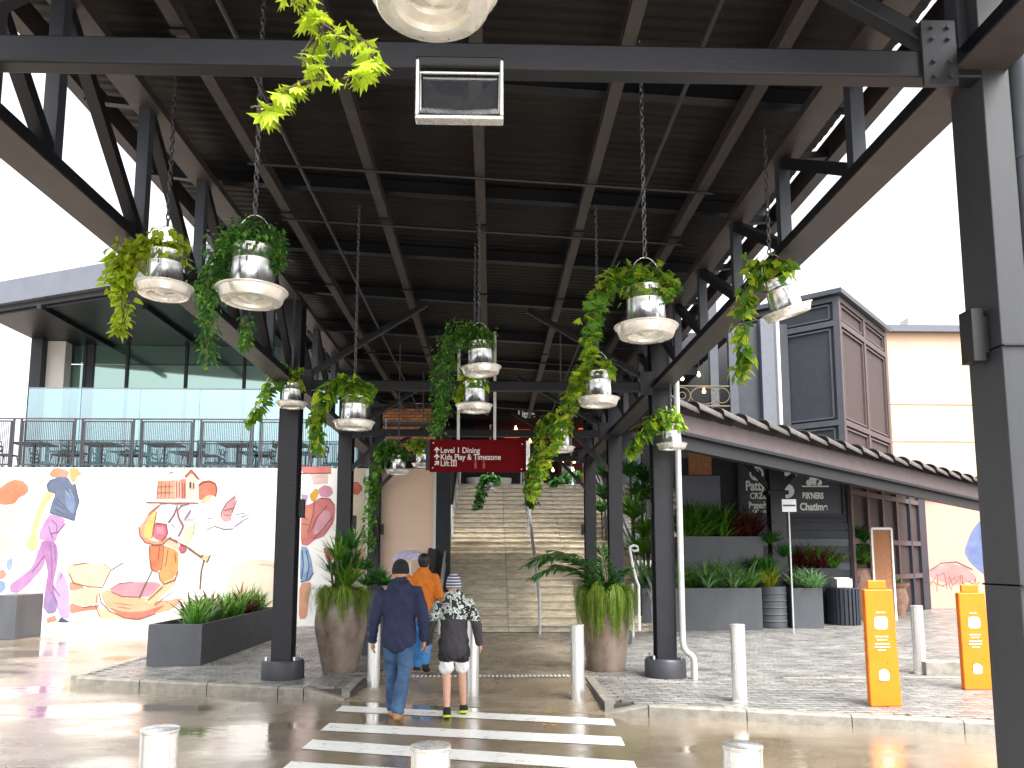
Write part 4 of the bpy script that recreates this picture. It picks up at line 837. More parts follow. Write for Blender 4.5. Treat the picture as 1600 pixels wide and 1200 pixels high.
# horizontal planks on the front wall lower area (pieces)
for k in range(12):
    m = MB(); z = PV+.05 + k*.21; m.box((sx0+.02, wy-.03, z), (sx1-.02, wy-.001, z+.195)); m.build('plank', 'darkf' if k % 3 == 0 else 'dark', rb)
A = V((sx1, wy, 0)); Bv = A + V((4.35, 4.35, 0)); dr = V((.7071, .7071, 0)); nr = V((.7071, -.7071, 0))
m = MB(); m.plate([A+V((0, 0, PV)), Bv+V((0, 0, PV)), Bv+V((0, 0, 4.4)), A+V((0, 0, 4.4))], .25, nr); m.build('side_wall', 'brownp', rb)
q0 = Y(1077, 720, 20.0); q1 = Y(1113, 742, 20.0); m = MB(); m.box((q0.x, 20.05, q1.z), (q1.x, 20.16, q0.z+.3)); m.build('orange_panel', 'brick', rb)
q0 = Y(1062, 742, 20.0); m = MB(); m.box((q0.x, 20.0, 2.3), (q1.x+.2, 20.16, q1.z-.02)); m.build('grey_panel', 'fasciag', rb)
L_ = 6.15
for k in range(6):
    t0 = L_*k/5 if k < 5 else L_; p = A + dr*min(t0, L_) + nr*.04; m = MB(); m.beam(p+V((0, 0, PV)), p+V((0, 0, 4.2)), .16 if k < 5 else .7, .1, up=nr); m.build('frame_post', 'brownf' if k < 4 else 'dark', rb)
for z in (1.2, 2.2, 3.5):
    m = MB(); m.beam(A+nr*.05+V((0, 0, z)), A+dr*L_+nr*.05+V((0, 0, z)), .07, .14); m.build('frame_rail', 'brownf', rb)
# roof with tiles
E0 = Y(1040, 668, 13.0); E1 = Y(1545, 783, 20.6)
ed = (E1-E0); eh = V((ed.x, ed.y, 0)).normalized(); en = V((eh.y, -eh.x, 0)); bkv = -en
m = MB(); fh = .34
m.plate([E0, E1, E1+V((0, 0, .36)), E0+V((0, 0, .30))], .04, en); m.build('fascia', 'fascia', rb)
m = MB(); m.plate([E0-en*.02+V((0, 0, -.06))+en*.04, E1+en*.02+V((0, 0, -.06)), E1+en*.02+V((0, 0, -.002)), E0+en*.02+V((0, 0, -.002))], .1, en); m.build('gutter', 'steel', rb)
back0 = V((E0.x+.9, 21.5, E0.z+1.1)); back1 = V((E1.x-1, E1.y+4, E1.z+.75))
m = MB(); m.beam(E0-en*.16+V((0, 0, -.12)), E1-en*.16+V((0, 0, -.10)), .16, .34); m.build('eave_beam', 'black', rb)
for nm, dz, mt_ in (('soffit', -.0, 'steel'), ('roof_sheet', .26, 'tile')):
    m = MB(); P = [E0-en*.05, E1-en*.05, back1, back0]; m.add([p+V((0, 0, dz)) for p in P] + [p+V((0, 0, dz+.05)) for p in P], [(3, 2, 1, 0), (4, 5, 6, 7), (0, 1, 5, 4), (1, 2, 6, 5), (2, 3, 7, 6), (3, 0, 4, 7)]); m.build(nm, mt_, rb)
nt_ = 19; tl = ed.length/nt_
for i in range(nt_):
    p = E0.lerp(E1, (i+.5)/nt_) + V((0, 0, .38)); m = MB()
    pr = []
    for s in (-.54, .52):
        c = p + ed.normalized()*(s*tl) + V((0, 0, .045 if s < 0 else -.02)); rr = .17 if s < 0 else .135
        for k in range(9): a_ = pi*k/8; pr.append(c + en*(rr*cos(a_)*1.3) + V((0, 0, rr*sin(a_))))
    m.add(pr + [c_ - V((0, 0, .02)) for c_ in pr], [(k, k+1, 10+k, 9+k) for k in range(8)] + [(18+9+k, 18+10+k, 18+k+1, 18+k) for k in range(8)] + [(k+1, k, 18+k, 18+k+1) for k in range(8)] + [(9+k, 10+k, 28+k, 27+k) for k in range(8)])
    m.build('ridge_tile', 'tile', rb, smooth=1)
    for j in range(1, 1): pass
# post under eave
p = Y(1215, 850, 18.75); m = MB(); m.box((p.x-.19, 18.6, PV), (p.x+.19, 18.9, 4.6)); m.box((p.x-.26, 18.55, 3.3), (p.x+.26, 18.95, 3.4)); m.build('verandah_post', 'steel', rb, bevel=.01)
for s in (-1, 1): beamp('post_brace', (p.x+s*.1, 18.75, 3.4), (p.x+s*.8, 18.75, 4.2), .1, .12, rb)
# tower above
c0 = Y(1306, 462, 21.5); ztw = c0.z; cA = V((c0.x, 21.5, 0)); lA = cA + V((-2.4, 2.2, 0)); rA = cA + V((3.2, 3.6, 0)); bA = lA + V((3.2, 3.6, 0))
tw = empty('louvre_tower', (cA.x, cA.y, 3.9), 'tall dark boxy tower of framed panels rising above the tiled roof', 'tower')
m = MB(); m.prism([(lA.x, lA.y), (cA.x, cA.y), (rA.x, rA.y), (bA.x, bA.y)], 3.5, ztw); m.build('core', 'dark', tw)
def face(p, q, cols, rows, mf, mp_):
    d = (q-p); L = d.length; d.normalize(); n = V((d.y, -d.x, 0))
    for i in range(cols+1):
        c = p + d*(L*i/cols) + n*.04; m = MB(); m.beam(c+V((0, 0, 3.5)), c+V((0, 0, ztw-.002)), .16, .1, up=n); m.build('frame_post', mf, tw)
    for z in rows:
        m = MB(); m.beam(p+n*.05+V((0, 0, z)), q+n*.05+V((0, 0, z)), .09, .16); m.build('frame_rail', mf, tw)
    for i in range(cols):
        for k in range(len(rows)-1):
            a = p + d*(L*i/cols+.2) + n*.015; b = p + d*(L*(i+1)/cols-.2) + n*.015; z0, z1 = rows[k]+.16, rows[k+1]-.16
            m = MB(); m.plate([a+V((0, 0, z0)), b+V((0, 0, z0)), b+V((0, 0, z1)), a+V((0, 0, z1))], .02, n); m.build('panel', mp_, tw)
            m = MB(); a2_, b2_ = a+n*.03, b+n*.03
            for P0, P1 in (((a2_, z0), (b2_, z0)), ((b2_, z0), (b2_, z1)), ((b2_, z1), (a2_, z1)), ((a2_, z1), (a2_, z0))): m.beam(P0[0]+V((0, 0, P0[1])), P1[0]+V((0, 0, P1[1])), .05, .05, up=n)
            m.build('panel_bead', mf, tw)
rows = [3.6, 4.75, ztw-1.55, ztw-.12]
rows = [3.9, Y(1310, 660, 21.5).z, Y(1310, 505, 21.5).z, ztw-.1]
face(lA, cA, 1, rows, 'darkf', 'dark'); face(cA, rA, 2, rows, 'brownf', 'brownp')
m = MB(); m.prism([(lA.x-.3, lA.y-.1), (cA.x, cA.y-.34), (rA.x+.3, rA.y-.05), (bA.x, bA.y+.3)], ztw+.001, ztw+.14); m.build('cap', 'darkf', tw)
# pale pipe and dark pilasters left of tower
p = Y(1222, 690, 19.5); m = MB(); m.tube([(p.x, 19.5, 3.9), (p.x, 19.5, Y(1218, 470, 19.5).z)], .045, 8); m.build('downpipe', 'offw', label='thin pale downpipe in front of the dark tower', cat='pipe', smooth=1)
w2 = empty('upper_storey', (6.3, 22.5, 4.3), 'dark upper storey behind the right truss with ironwork balcony', 'building')
a = Y(1150, 690, 22.4); b = Y(1222, 690, 22.4)
m = MB(); m.box((a.x, 22.4, 4.3), (b.x+.3, 22.8, 8.8)); m.build('panel_wall', 'dark', w2)
m = MB(); q = Y(1200, 690, 22.3); m.box((q.x-.13, 22.2, 4.0), (q.x+.26, 22.39, 8.9)); m.build('pilaster', 'pil', w2)
m = MB(); m.box((q.x+.28, 22.25, 4.0), (q.x+.42, 22.39, 8.8)); m.build('pilaster', 'darkf', w2)
for u in (1117, 1147): q = Y(u, 650, 22); m = MB(); m.box((q.x-.12, 21.9, 4.0), (q.x+.12, 22.1, 9.3)); m.build('pilaster', 'darkf', w2)
m = MB(); q0 = Y(1010, 640, 26); m.box((q0.x, 27, 4.3), (b.x, 27.2, 9.6)); m.build('rear_wall', 'black', w2)
m = MB(); m.box((q0.x+1, 22.5, 8.4), (a.x, 27, 8.6)); m.build('ceiling', 'dark', w2)
m = MB(); rz_ = Y(1065, 603, 21.9).z; lz = Y(1065, 634, 21.9).z; xa = Y(1050, 620, 21.9).x; xb = Y(1140, 620, 21.9).x
for z in (rz_, lz): m.beam((xa, 21.9, z), (xb, 21.9, z), .03, .03)
for u, r_ in ((1066, .24), (1066, .1), (1100, .26), (1128, .22)):
    c = Y(u, 618, 21.9); pts = [c+V((r_*cos(t)*(1.5 if r_ > .25 else 1), 0, r_*sin(t))) for t in np.linspace(0, 2*pi, 19)]; m.tube(pts, .014, 5)
m.build('iron_balcony', 'brass', w2, smooth=1)
# far peach buildings
pb = empty('peach_building', (17, 34, 0), 'tall cream and peach rendered building behind the dark tower at right', 'building')
a = Y(1385, 520, 34); m = MB(); m.box((a.x, 34, 0), (a.x+14, 34.5, a.z)); m.build('wall', 'peach2', pb)
m = MB(); m.box((a.x-.2, 33.7, a.z), (a.x+14.2, 34.6, a.z+.30)); m.build('parapet', 'pil', pb)
m = MB(); m.box((a.x+1, 33.9, a.z+.301), (a.x+2.6, 34.6, a.z+.7)); m.build('roof_upstand', 'wallw', pb)
for v in (632, 690):
    q = Y(1420, v, 33.98); m = MB(); m.box((a.x, 33.985, q.z-.02), (a.x+14, 33.999, q.z+.02)); m.build('joint_line', 'terr', pb)
pm_ = empty('peach_mural_wall', (16, 25, 0), 'peach wall with blue and red painted shapes at far right', 'wall')
a = Y(1438, 900, 25.2); zt2 = Y(1480, 778, 25.2).z; m = MB(); m.box((a.x, 25.2, 0), (a.x+14, 25.5, zt2)); m.build('wall', 'peach', pm_)
m = MB(); m.box((a.x, 25.1, zt2+.001), (a.x+14, 25.5, zt2+.15)); m.build('coping', 'terr', pm_)
figure([('8f9fd0', [(1532, 812), (1518, 830), (1506, 862), (1516, 880), (1540, 900), (1570, 880), (1560, 820)]), ('e9b4b0', [(1448, 900), (1460, 886), (1485, 880), (1510, 886), (1530, 905), (1490, 915)])],
       [('c87060', .7, [(1450+i*6+U(-3, 3), 905+U(-6, 16)), (1456+i*6+U(-4, 4), 900+U(-6, 16)), (1460+i*6+U(-4, 4), 912+U(-6, 12))]) for i in range(13)] + [('9a5a6a', 1, [(1452, 892), (1470, 880), (1495, 878), (1520, 890)])], wally=25.2, par=pm_, name='mural_shapes')

# logo board on the front wall
lbd = empty('logo_board', Y(1240, 800, wy-.1), 'dark directory board of white restaurant logos under the verandah', 'sign')
by = wy-.08; a = Y(1152, 729, by); b = Y(1318, 806, by)
m = MB(); m.box((a.x, by, b.z), (b.x, by+.04, a.z+.1)); m.build('board', 'darkf', lbd)
m = MB()
for p_, q_ in (((a.x, b.z), (b.x, b.z)), ((b.x, b.z), (b.x, a.z)), ((a.x, b.z), (a.x, a.z))): m.beam((p_[0], by-.01, p_[1]), (q_[0], by-.01, q_[1]), .06, .1)
m.build('board_frame', 'dark', lbd)
def disc(u, v, r, par, nm='logo', mm='signw', r0=0, sx=1, yy=None):
    c = Y(u, v, (yy or by)-.006); n = 28; m = MB()
    if r0: 
        P = [c+V((r*cos(2*pi*i/n)*sx, 0, r*sin(2*pi*i/n))) for i in range(n)] + [c+V((r0*cos(2*pi*i/n)*sx, 0, r0*sin(2*pi*i/n))) for i in range(n)]
        m.add(P, [(i, (i+1) % n, n+(i+1) % n, n+i) for i in range(n)])
    else: m.add([c+V((r*cos(2*pi*i/n)*sx, 0, r*sin(2*pi*i/n))) for i in range(n)], [tuple(range(n))])
    return m.build(nm, mm, par)
disc(1182, 740, .19, lbd, r0=.14); disc(1182, 736, .05, lbd); disc(1182, 744, .07, lbd, sx=1.2)
text('Pattys', Y(1165, 766, by-.01), .36, lbd, bold=.012, xs=.72)
text('CRZCK', Y(1172, 779, by-.01), .22, lbd, bold=.006, xs=.8)
text('Peppadel', Y(1170, 794, by-.01), .24, lbd, bold=.008, xs=.62); text('kitchen', Y(1176, 801, by-.01), .12, lbd, bold=.004)
m = MB(); q = Y(1235, 740, by-.01); m.box((q.x-.16, by-.012, q.z-.06), (q.x+.17, by-.002, q.z+.06)); m.build('logo', 'signw', lbd)
disc(1230, 767, .19, lbd); disc(1272, 750, .13, lbd); disc(1264, 754, .08, lbd); disc(1280, 754, .08, lbd)
m = MB(); q = Y(1274, 760, by-.01); m.box((q.x-.36, by-.012, q.z-.015), (q.x+.36, by-.002, q.z+.02)); m.build('logo', 'signw', lbd)
text("BIR'NERS", Y(1254, 779, by-.01), .23, lbd, bold=.01, xs=.62); text('Chatime', Y(1250, 797, by-.01), .27, lbd, bold=.01, xs=.8)
# small sign on pole
py_ = 17.0; q = Y(1232, 790, py_); ps = empty('pole_sign', (q.x, py_, PV), 'small white notice on a slim pale pole among the planters', 'sign')
m = MB(); m.tube([(q.x, py_, PV), (q.x, py_, q.z+.1)], .018, 8); m.build('pole', 'rail', ps, smooth=1)
m = MB(); m.box((q.x-.16, py_-.04, q.z-.14), (q.x+.16, py_-.03, q.z+.14)); m.build('plate', 'rail', ps); m = MB(); m.box((q.x-.14, py_-.045, q.z-.02), (q.x+.14, py_-.0405, q.z+.02)); m.build('print', 'steel2', ps)

# ================================================================== PLANTERS AND PLANTS
def blades(m, c, n, L, w_, spread=1., droop=1., seg=5, up=.8):
    c = V(c)
    for i in range(n):
        a = U(0, 2*pi); e = U(.15, 1)*spread; l = L*U(.55, 1.1); ww = w_*U(.7, 1.2); p = c + V((U(-.05, .05), U(-.05, .05), 0)); d = V((cos(a)*e, sin(a)*e, up)).normalized(); side = V((-sin(a), cos(a), 0)); P = []
        for k in range(seg+1):
            t = k/seg; hw_ = ww*(.6+.8*t if t < .4 else (1-t)*1.5+.04)*.5; P += [p-side*hw_, p+side*hw_]; p = p + d*(l/seg); d = (d + V((cos(a)*.22*droop, sin(a)*.22*droop, -.32*droop))*(t+.3)).normalized()
        m.add(P, [(2*k, 2*k+1, 2*k+3, 2*k+2) for k in range(seg)])
def frond(m, base, d0, L, droop, ll=.3, n=16, lw=.03):
    p = V(base); d = V(d0).normalized(); side = d.cross(V((0, 0, 1))).normalized(); st = []
    for k in range(n+1):
        t = k/n; st.append(p.copy())
        if k > 2:
            for s in (-1, 1):
                l = ll*(1-.55*abs(t-.45)*1.6)*U(.8, 1.15); q = (side*s*.8 + d*.75 + V((0, 0, U(-.35, .1)))).normalized(); e = p + q*l - V((0, 0, .15*l)); nn = q.cross(V((0, 0, 1))).normalized()*lw/2
                mid = p + q*l*.5; m.add([p, mid+nn, e, mid-nn], [(0, 1, 2, 3)])
        p = p + d*(L/n); d = (d + V((0, 0, -droop/n))).normalized()
    return st
def clump(name, c, label, cat, grp, mats, **k):
    m = MB(); blades(m, c, **k); return m.build(name, mats, label=label, cat=cat, group=grp, loc=c)
# long rectangular planter at left
A0 = G(226, 1042, PV); A1 = G(313, 1041, PV); A2 = G(437, 992, PV); zt_ = Y(226, 976, A0.y).z; xr = A1.x; xl = A0.x
lp = empty('long_planter', ((xl+xr)/2, A1.y, PV), 'long charcoal rectangular planter box in front of the mural', 'planter')
y1 = 16.2; th = .04
for bx in (((xl, A1.y, PV), (xr, A1.y+th, zt_)), ((xl, y1-th, PV), (xr, y1, zt_)), ((xl, A1.y+th, PV), (xl+th, y1-th, zt_)), ((xr-th, A1.y+th, PV), (xr, y1-th, zt_))):
    m = MB(); m.box(*bx); m.build('side_panel', 'planter', lp, bevel=.004)
m = MB(); m.box((xl+th, A1.y+th, PV), (xr-th, y1-th, zt_-.06)); m.build('soil', 'soil', lp)
n = 0
for i in range(30):
    yy = A1.y+.25 + (y1-A1.y-.5)*i/29; xx = (xl+xr)/2 + U(-.22, .22); k = 'gsgsrgsrsgrsgsrg'[i % 16]
    lab = {'g': 'upright green strappy plant in the long planter box by the mural', 'r': 'maroon leaved plant in the long planter box by the mural', 's': 'variegated strappy plant in the long planter box by the mural'}[k]
    clump('planter_plant', V((xx, yy, zt_-.06)), lab, 'plant', lab.replace('plant in', 'plants in'), {'g': 'L_mid', 'r': 'L_red', 's': 'L_strap'}[k], n={'g': 34, 's': 34, 'r': 26}[k], L={'g': .62, 's': .5, 'r': .66}[k], w_={'g': .035, 's': .04, 'r': .08}[k], spread=.7 if k == 'g' else 1.1, droop=.6)
# far left dark box
p0 = Y(-20, 978, 17.2); p1 = Y(27, 930, 17.2); m = MB(); m.box((p0.x, 17.2, 0), (p1.x, 18.2, p1.z)); m.build('planter_box', 'planter', label='dark grey planter box cut by the left edge of the photo', cat='planter', bevel=.01)

def jar(u, vb, vt, wmax, wb, label, name='jar_planter', mt='pot', prof=None):
    b = G(u, vb, PV); y = b.y; s = y/FP; b.y += wb*s*.3; h = (vb-vt)*s*.985; R0 = wmax*s/2; Rb = wb*s/2
    t = empty(name, b, label, 'potted plant')
    pr = prof or [(0, 0), (Rb, 0), (Rb*1.06, .03*h), (Rb+(R0-Rb)*.5, .25*h), (R0*.97, .5*h), (R0, .64*h), (R0*.96, .8*h), (R0*.83, .94*h), (R0*.8, .97*h), (R0*.84, .985*h), (R0*.83, h), (R0*.74, h), (R0*.74, .93*h), (0, .93*h)]
    m = MB(); m.lathe(pr, b, 40); m.build('pot', mt, t, smooth=50)
    m = MB(); m.lathe([(0, .945*h), (R0*.73, .94*h)], b, 20); m.build('soil', 'soil', t)
    return t, b, h, R0
def weep(t, b, h, R0, n, amin, amax, lmin, lmax):
    m = MB()
    for i in range(n):
        a = U(amin, amax); a = round(a/.34)*.34 + random.gauss(0, .07) if i % 4 else a; r = R0*U(.3, .8); p = b + V((r*cos(a), r*sin(a), h+U(0, .04))); d = V((cos(a)*.35, sin(a)*.35, U(.2, .6))).normalized(); L = (lmin+(lmax-lmin)*(.5+.5*sin(a*9+1))*U(.5, 1.0)+U(-.05, .05))*h; st = []
        for k in range(11):
            st.append(p.copy()); rr = sqrt((p.x-b.x)**2+(p.y-b.y)**2); p = p + d*(L/10); d = (d + V((cos(a)*.0, sin(a)*.0, -.55)) + V((U(-.1, .1), U(-.1, .1), 0))).normalized() if rr > R0*.8 else (d+V((cos(a)*.35, sin(a)*.35, -.22))).normalized()
            rr = sqrt((p.x-b.x)**2+(p.y-b.y)**2); lim = R0*(1.0+.045*((i*7) % 10)*(1-.5*abs(k-5)/5)+.05*sin(i*1.3+k*.8))
            if (rr < R0*1.0 and p.z < b.z+.96*h) or rr > lim: p.x = b.x+(p.x-b.x)*lim/max(rr, .01); p.y = b.y+(p.y-b.y)*lim/max(rr, .01)
        sd = V((-sin(a), cos(a), 0))*.006; P = []
        for k, q in enumerate(st): e = 1-.7*k/10; P += [q-sd*e, q+sd*e]
        m.add(P, [(2*k, 2*k+1, 2*k+3, 2*k+2) for k in range(10)])
        for k in range(2, 11):
            for _ in range(2):
                q = st[k]; ww = V((U(-1, 1), U(-1, 1), U(-1.2, .1)))*.03; m.add([q, q+ww+sd*.5, q+ww*1.3], [(0, 1, 2)])
    m.build('weeping_foliage', 'L_weep', t, kind='stuff')
t, b, h, R0 = jar(528, 1051, 932, 80, 50, 'tall brown glazed pot left of the walking group, with spiky palm and weeping grass')
weep(t, b, h, R0, 330, -pi*.9, 0, .3, .75)
m = MB()
for i in range(5):
    bb = b + V((U(-.14, .14), U(-.14, .14), h-.05)); hh = U(.45, .8); m.tube([bb, bb+V((U(-.08, .08), U(-.08, .08), hh))], .018, 6)
m.build('trunk', 'bark', t)
for i in range(6):
    m = MB(); c = b + V((U(-.16, .14), U(-.16, .14), h-.05+[.1, .32, .55, .7, .22, .42][i])); blades(m, c, 60, .46, .042, spread=1.5, droop=.3, seg=3, up=.7); m.build('leaf_rosette', 'L_dark' if i % 2 else 'L_mid', t)
t, b, h, R0 = jar(950, 1049, 935, 74, 56, 'brown pot right of the path, almost hidden by weeping grass under an arching palm')
weep(t, b, h, R0*1.0, 1100, 0, 2*pi, .45, 1.25)
m = MB(); stm = MB()
for (dx, dz, L, dr_) in ((-1, 1.0, 1.05, 1.1), (-1, .65, .9, .9), (-.8, 1.2, .8, 1.2), (-.6, .4, .6, .6), (-.2, .9, .5, .5), (.5, .8, .4, .8), (-.9, .85, .95, 1.), (-.7, .7, .75, .8)):
    st = frond(m, b+V((U(-.06, .06), U(-.1, .1), h-.02)), (dx*.8, U(-.4, .1), dz*2.0), L*1.5, dr_*2.0, ll=.32, n=30, lw=.05); stm.tube(st, .007, 5)
m.build('palm_leaflets', 'L_dark', t, kind='stuff'); stm.build('palm_stems', 'bark', t)
# right hand planter group
def boxplanter(u0, u1, vt, vb, y, depth, label, z0=PV, mt='planter'):
    a = Y(u0, vt, y); b = Y(u1, vt, y); t = empty('planter_box', ((a.x+b.x)/2, y, z0), label, 'planter'); th = .04
    for bx in (((a.x, y, z0), (b.x, y+th, a.z)), ((a.x, y+depth-th, z0), (b.x, y+depth, a.z)), ((a.x, y+th, z0), (a.x+th, y+depth-th, a.z)), ((b.x-th, y+th, z0), (b.x, y+depth-th, a.z))):
        m = MB(); m.box(*bx); m.build('side_panel', mt, t, bevel=.004)
    m = MB(); m.box((a.x+th, y+th, z0), (b.x-th, y+depth-th, a.z-.07)); m.build('soil', 'soil', t)
    return a.x, b.x, a.z-.07, y, depth
xa, xb, zz, yy, dd = boxplanter(1003, 1190, 919, 980, 17.6, .9, 'long low grey planter box of spider plants in front of the verandah')
for i in range(34):
    p = V((U(xa+.1, xb-.1), U(yy+.12, yy+dd-.2), zz)); clump('spider_plant', p, 'arching variegated strappy plant in the long low planter', 'plant', 'spider plants in the long low planter', 'L_strap' if R() < .75 else 'L_mid', n=46, L=.95, w_=.05, spread=1.0, droop=1.0)
xa, xb, zz, yy, dd = boxplanter(1062, 1192, 838, 980, 18.7, .8, 'raised rear planter box behind the spider plants')
for i in range(12):
    p = V((U(xa+.1, xb-.7), U(yy+.1, yy+dd-.2), zz)); clump('bushy_plant', p, 'bright green leafy plant in the raised rear planter', 'plant', 'green plants in the raised rear planter', 'L_mid', n=80, L=1.15, w_=.075, spread=1.1, droop=.8)
for i in range(5):
    p = V((xb-.15-i*.15, U(yy+.1, yy+.5), zz)); clump('maroon_plant', p, 'dark maroon strappy plant at the right end of the raised rear planter', 'plant', 'maroon plants of the raised planter', 'L_red', n=60, L=1.05, w_=.06, spread=1.1, droop=.7)
# tall bush masses left of the first right column
for i, (u, v, yy, L, mt_) in enumerate(((990, 800, 19.2, .9, 'L_mid'), (1010, 830, 19, .9, 'L_mid'), (1003, 770, 20, .8, 'L_dark'), (945, 770, 22.5, .8, 'L_dark'), (952, 740, 22.5, .9, 'L_dark'), (1000, 860, 18.8, .8, 'L_mid'), (1025, 860, 18.8, .8, 'L_strap'), (985, 735, 21, .8, 'L_dark'), (940, 790, 21.5, .5, 'L_dark'), (1025, 790, 19.6, .9, 'L_mid'), (1090, 812, 19.1, .7, 'L_mid'), (1120, 815, 19.2, .7, 'L_mid'), (1010, 745, 20.5, .8, 'L_dark'))):
    c = Y(u, v+10, yy); m = MB(); blades(m, c, 170, L*1.0, .07, spread=1.4, droop=.8)
    g = empty('tall_shrub', (c.x, c.y, PV), 'strap leaved green shrub filling the bank between stairs and verandah', 'shrub', 'strap leaved shrubs on the bank right of the stairs'); m.build('foliage', mt_, g)
    m = MB(); m.tube([(c.x, c.y, PV), (c.x+.03, c.y, c.z*.6), c], .03, 6); m.build('trunk', 'bark', g)
bn = MB(); bn.prism([(3.75, 17.7), (4.6, 17.7), (4.6, 26), (3.75, 26)], PV, .8); bn.build('bank_wall', 'dark', kind='structure')
# barrel, curved planter, rear, bin...
bp_ = G(1214, 982, PV); s = bp_.y/FP; m = MB(); r_ = 23*s; h = 64*s
pr = [(0, 0), (r_*.98, 0), (r_, .02)]
for k in range(1, 6): z = h*k/6; pr += [(r_, z-.03), (r_*1.04, z-.015), (r_*1.04, z+.005), (r_, z+.02)]
pr += [(r_, h), (r_*.93, h), (r_*.93, h-.08), (0, h-.08)]
br = empty('drum_planter', bp_+V((0, .3, 0)), 'ribbed grey drum planter with yellow green fern between the planter boxes', 'planter')
m.lathe(pr, bp_+V((0, .3, 0)), 32); m.build('drum', 'planter', br, smooth=40)
m = MB(); blades(m, bp_+V((-.05, .25, h-.08)), 110, .62, .06, spread=.8, droop=.5); m.build('foliage', 'L_yel', br); m = MB(); blades(m, bp_+V((0, .4, h)), 60, .9, .05, spread=.8, droop=.5); m.build('foliage', 'L_mid', br)
xa, xb, zz, yy, dd = boxplanter(1238, 1285, 919, 978, 18.0, .7, 'short grey planter box right of the ribbed drum')
for i in range(7): clump('strappy_plant', V((U(xa+.1, xb-.1), U(yy+.1, yy+dd-.1), zz)), 'strappy green plant in the short planter beside the drum', 'plant', 'strappy plants in the short planter', 'L_strap', n=40, L=.75, w_=.05, spread=1.0, droop=1.0)
xa, xb, zz, yy, dd = boxplanter(1250, 1314, 888, 978, 19.5, .6, 'rear dark planter box with red foliage behind the bin', mt='dark')
for i in range(9): clump('red_plant', V((U(xa+.1, xb-.1), U(yy+.1, yy+dd-.1), zz)), 'red or green leafy plant in the rear dark planter', 'plant', 'leafy plants in the rear dark planter', 'L_red' if i % 2 else 'L_mid', n=50, L=.8, w_=.08, spread=1.0, droop=.6)
for (u, v, yy) in ((1195, 890, 18.4), (1225, 870, 18.6), (1205, 850, 18.7), (1180, 890, 18.4)):
    c = Y(u, v, yy); clump('filler_shrub', c, 'dark green shrub behind the ribbed drum planter', 'shrub', 'shrubs behind the drum planter', 'L_dark', n=110, L=.5, w_=.06, spread=1.5, droop=.6)
g = G(1316, 975, PV); s = g.y/FP; bi = empty('round_bin', g+V((0, -.12, 0)), 'black slatted round bin with a white folded bag on top', 'bin'); r_ = 23*s; h = 55*s; c = g+V((0, -.12, 0))
m = MB(); m.lathe([(0, .02), (r_*.93, .02), (r_*.93, h-.02), (0, h-.02)], c, 24); m.build('liner', 'black', bi)
sm = MB(); sm.box((-.03, -.012, 0), (.03, .012, h)); sme = sm.mesh('slat', 'dark')
for k in range(24): a = 2*pi*k/24; inst('slat', sme, bi, c+V((r_*cos(a), r_*sin(a), 0)), (0, 0, a+pi/2))
m = MB(); m.lathe([(r_*.99, h), (r_*1.03, h+.0), (r_*1.03, h+.03), (r_*.9, h+.03)], c, 24); m.build('rim', 'darkf', bi)
m = MB(); m.prism([(c.x-.2, c.y-.15), (c.x+.18, c.y-.15), (c.x+.22, c.y+.15), (c.x-.22, c.y+.15)], c.z+h+.031, c.z+h+.24); m.prism([(c.x-.24, c.y-.1), (c.x+.12, c.y-.13), (c.x+.12, c.y+.1), (c.x-.24, c.y+.1)], c.z+h+.241, c.z+h+.27); m.build('paper_bag', 'offw', label='white folded paper bag on top of the round bin', cat='bag')
t, b, h, R0 = jar(1350, 968, 888, 56, 40, 'large round terracotta pot with a bushy palm near the timber door', mt='terr')
for i in range(12): m = MB(); c = b+V((U(-.42, .2), U(-.3, .1), h+U(-.05, .95))); blades(m, c, 90, .62, .06, spread=1.5, droop=.8, seg=4, up=.6); m.build('foliage', 'L_mid' if i % 2 else 'L_dark', t)
m = MB()
for i in range(4): m.tube([b+V((U(-.1, .1), U(-.1, .1), h-.1)), b+V((U(-.25, .15), U(-.1, .1), h+.9))], .02, 6)
m.build('trunk', 'bark', t)
g = G(1405, 962, PV); s = g.y/FP; h = 50*s; R0 = 20*s
t, b, h, R0 = jar(1405, 962, 914, 44, 26, 'smaller terracotta urn with low green plant left of the steel bollard', mt='terr', prof=[(0, 0), (R0*.6, 0), (R0*.62, .04), (R0*.7, h*.15), (R0*.95, h*.5), (R0*.8, h*.75), (R0*.78, h*.85), (R0*1.05, h*.95), (R0*1.05, h), (R0*.9, h), (R0*.8, h*.9), (0, h*.9)])
for i in range(3): m = MB(); blades(m, b+V((U(-.15, .15), U(-.1, .1), h-.05)), 60, .42, .05, spread=1.3, droop=.9); m.build('foliage', 'L_mid', t)
# orange poster door
a = Y(1361, 826, 20.3); b = Y(1392, 826, 20.3); q = empty('orange_board', ((a.x+b.x)/2, 20.3, PV), 'orange notice board in a white frame against the brown wall', 'notice board')
m = MB(); m.box((a.x+.03, 20.3, PV+.3), (b.x-.03, 20.34, a.z-.04)); m.build('board', 'brick', q)
m = MB()
for p0, p1 in (((a.x, PV), (a.x, a.z)), ((b.x, PV), (b.x, a.z)), ((a.x, a.z), (b.x, a.z))): m.beam((p0[0], 20.3, p0[1]), (p1[0], 20.3, p1[1]), .05, .06)
m.build('frame', 'offw', q)
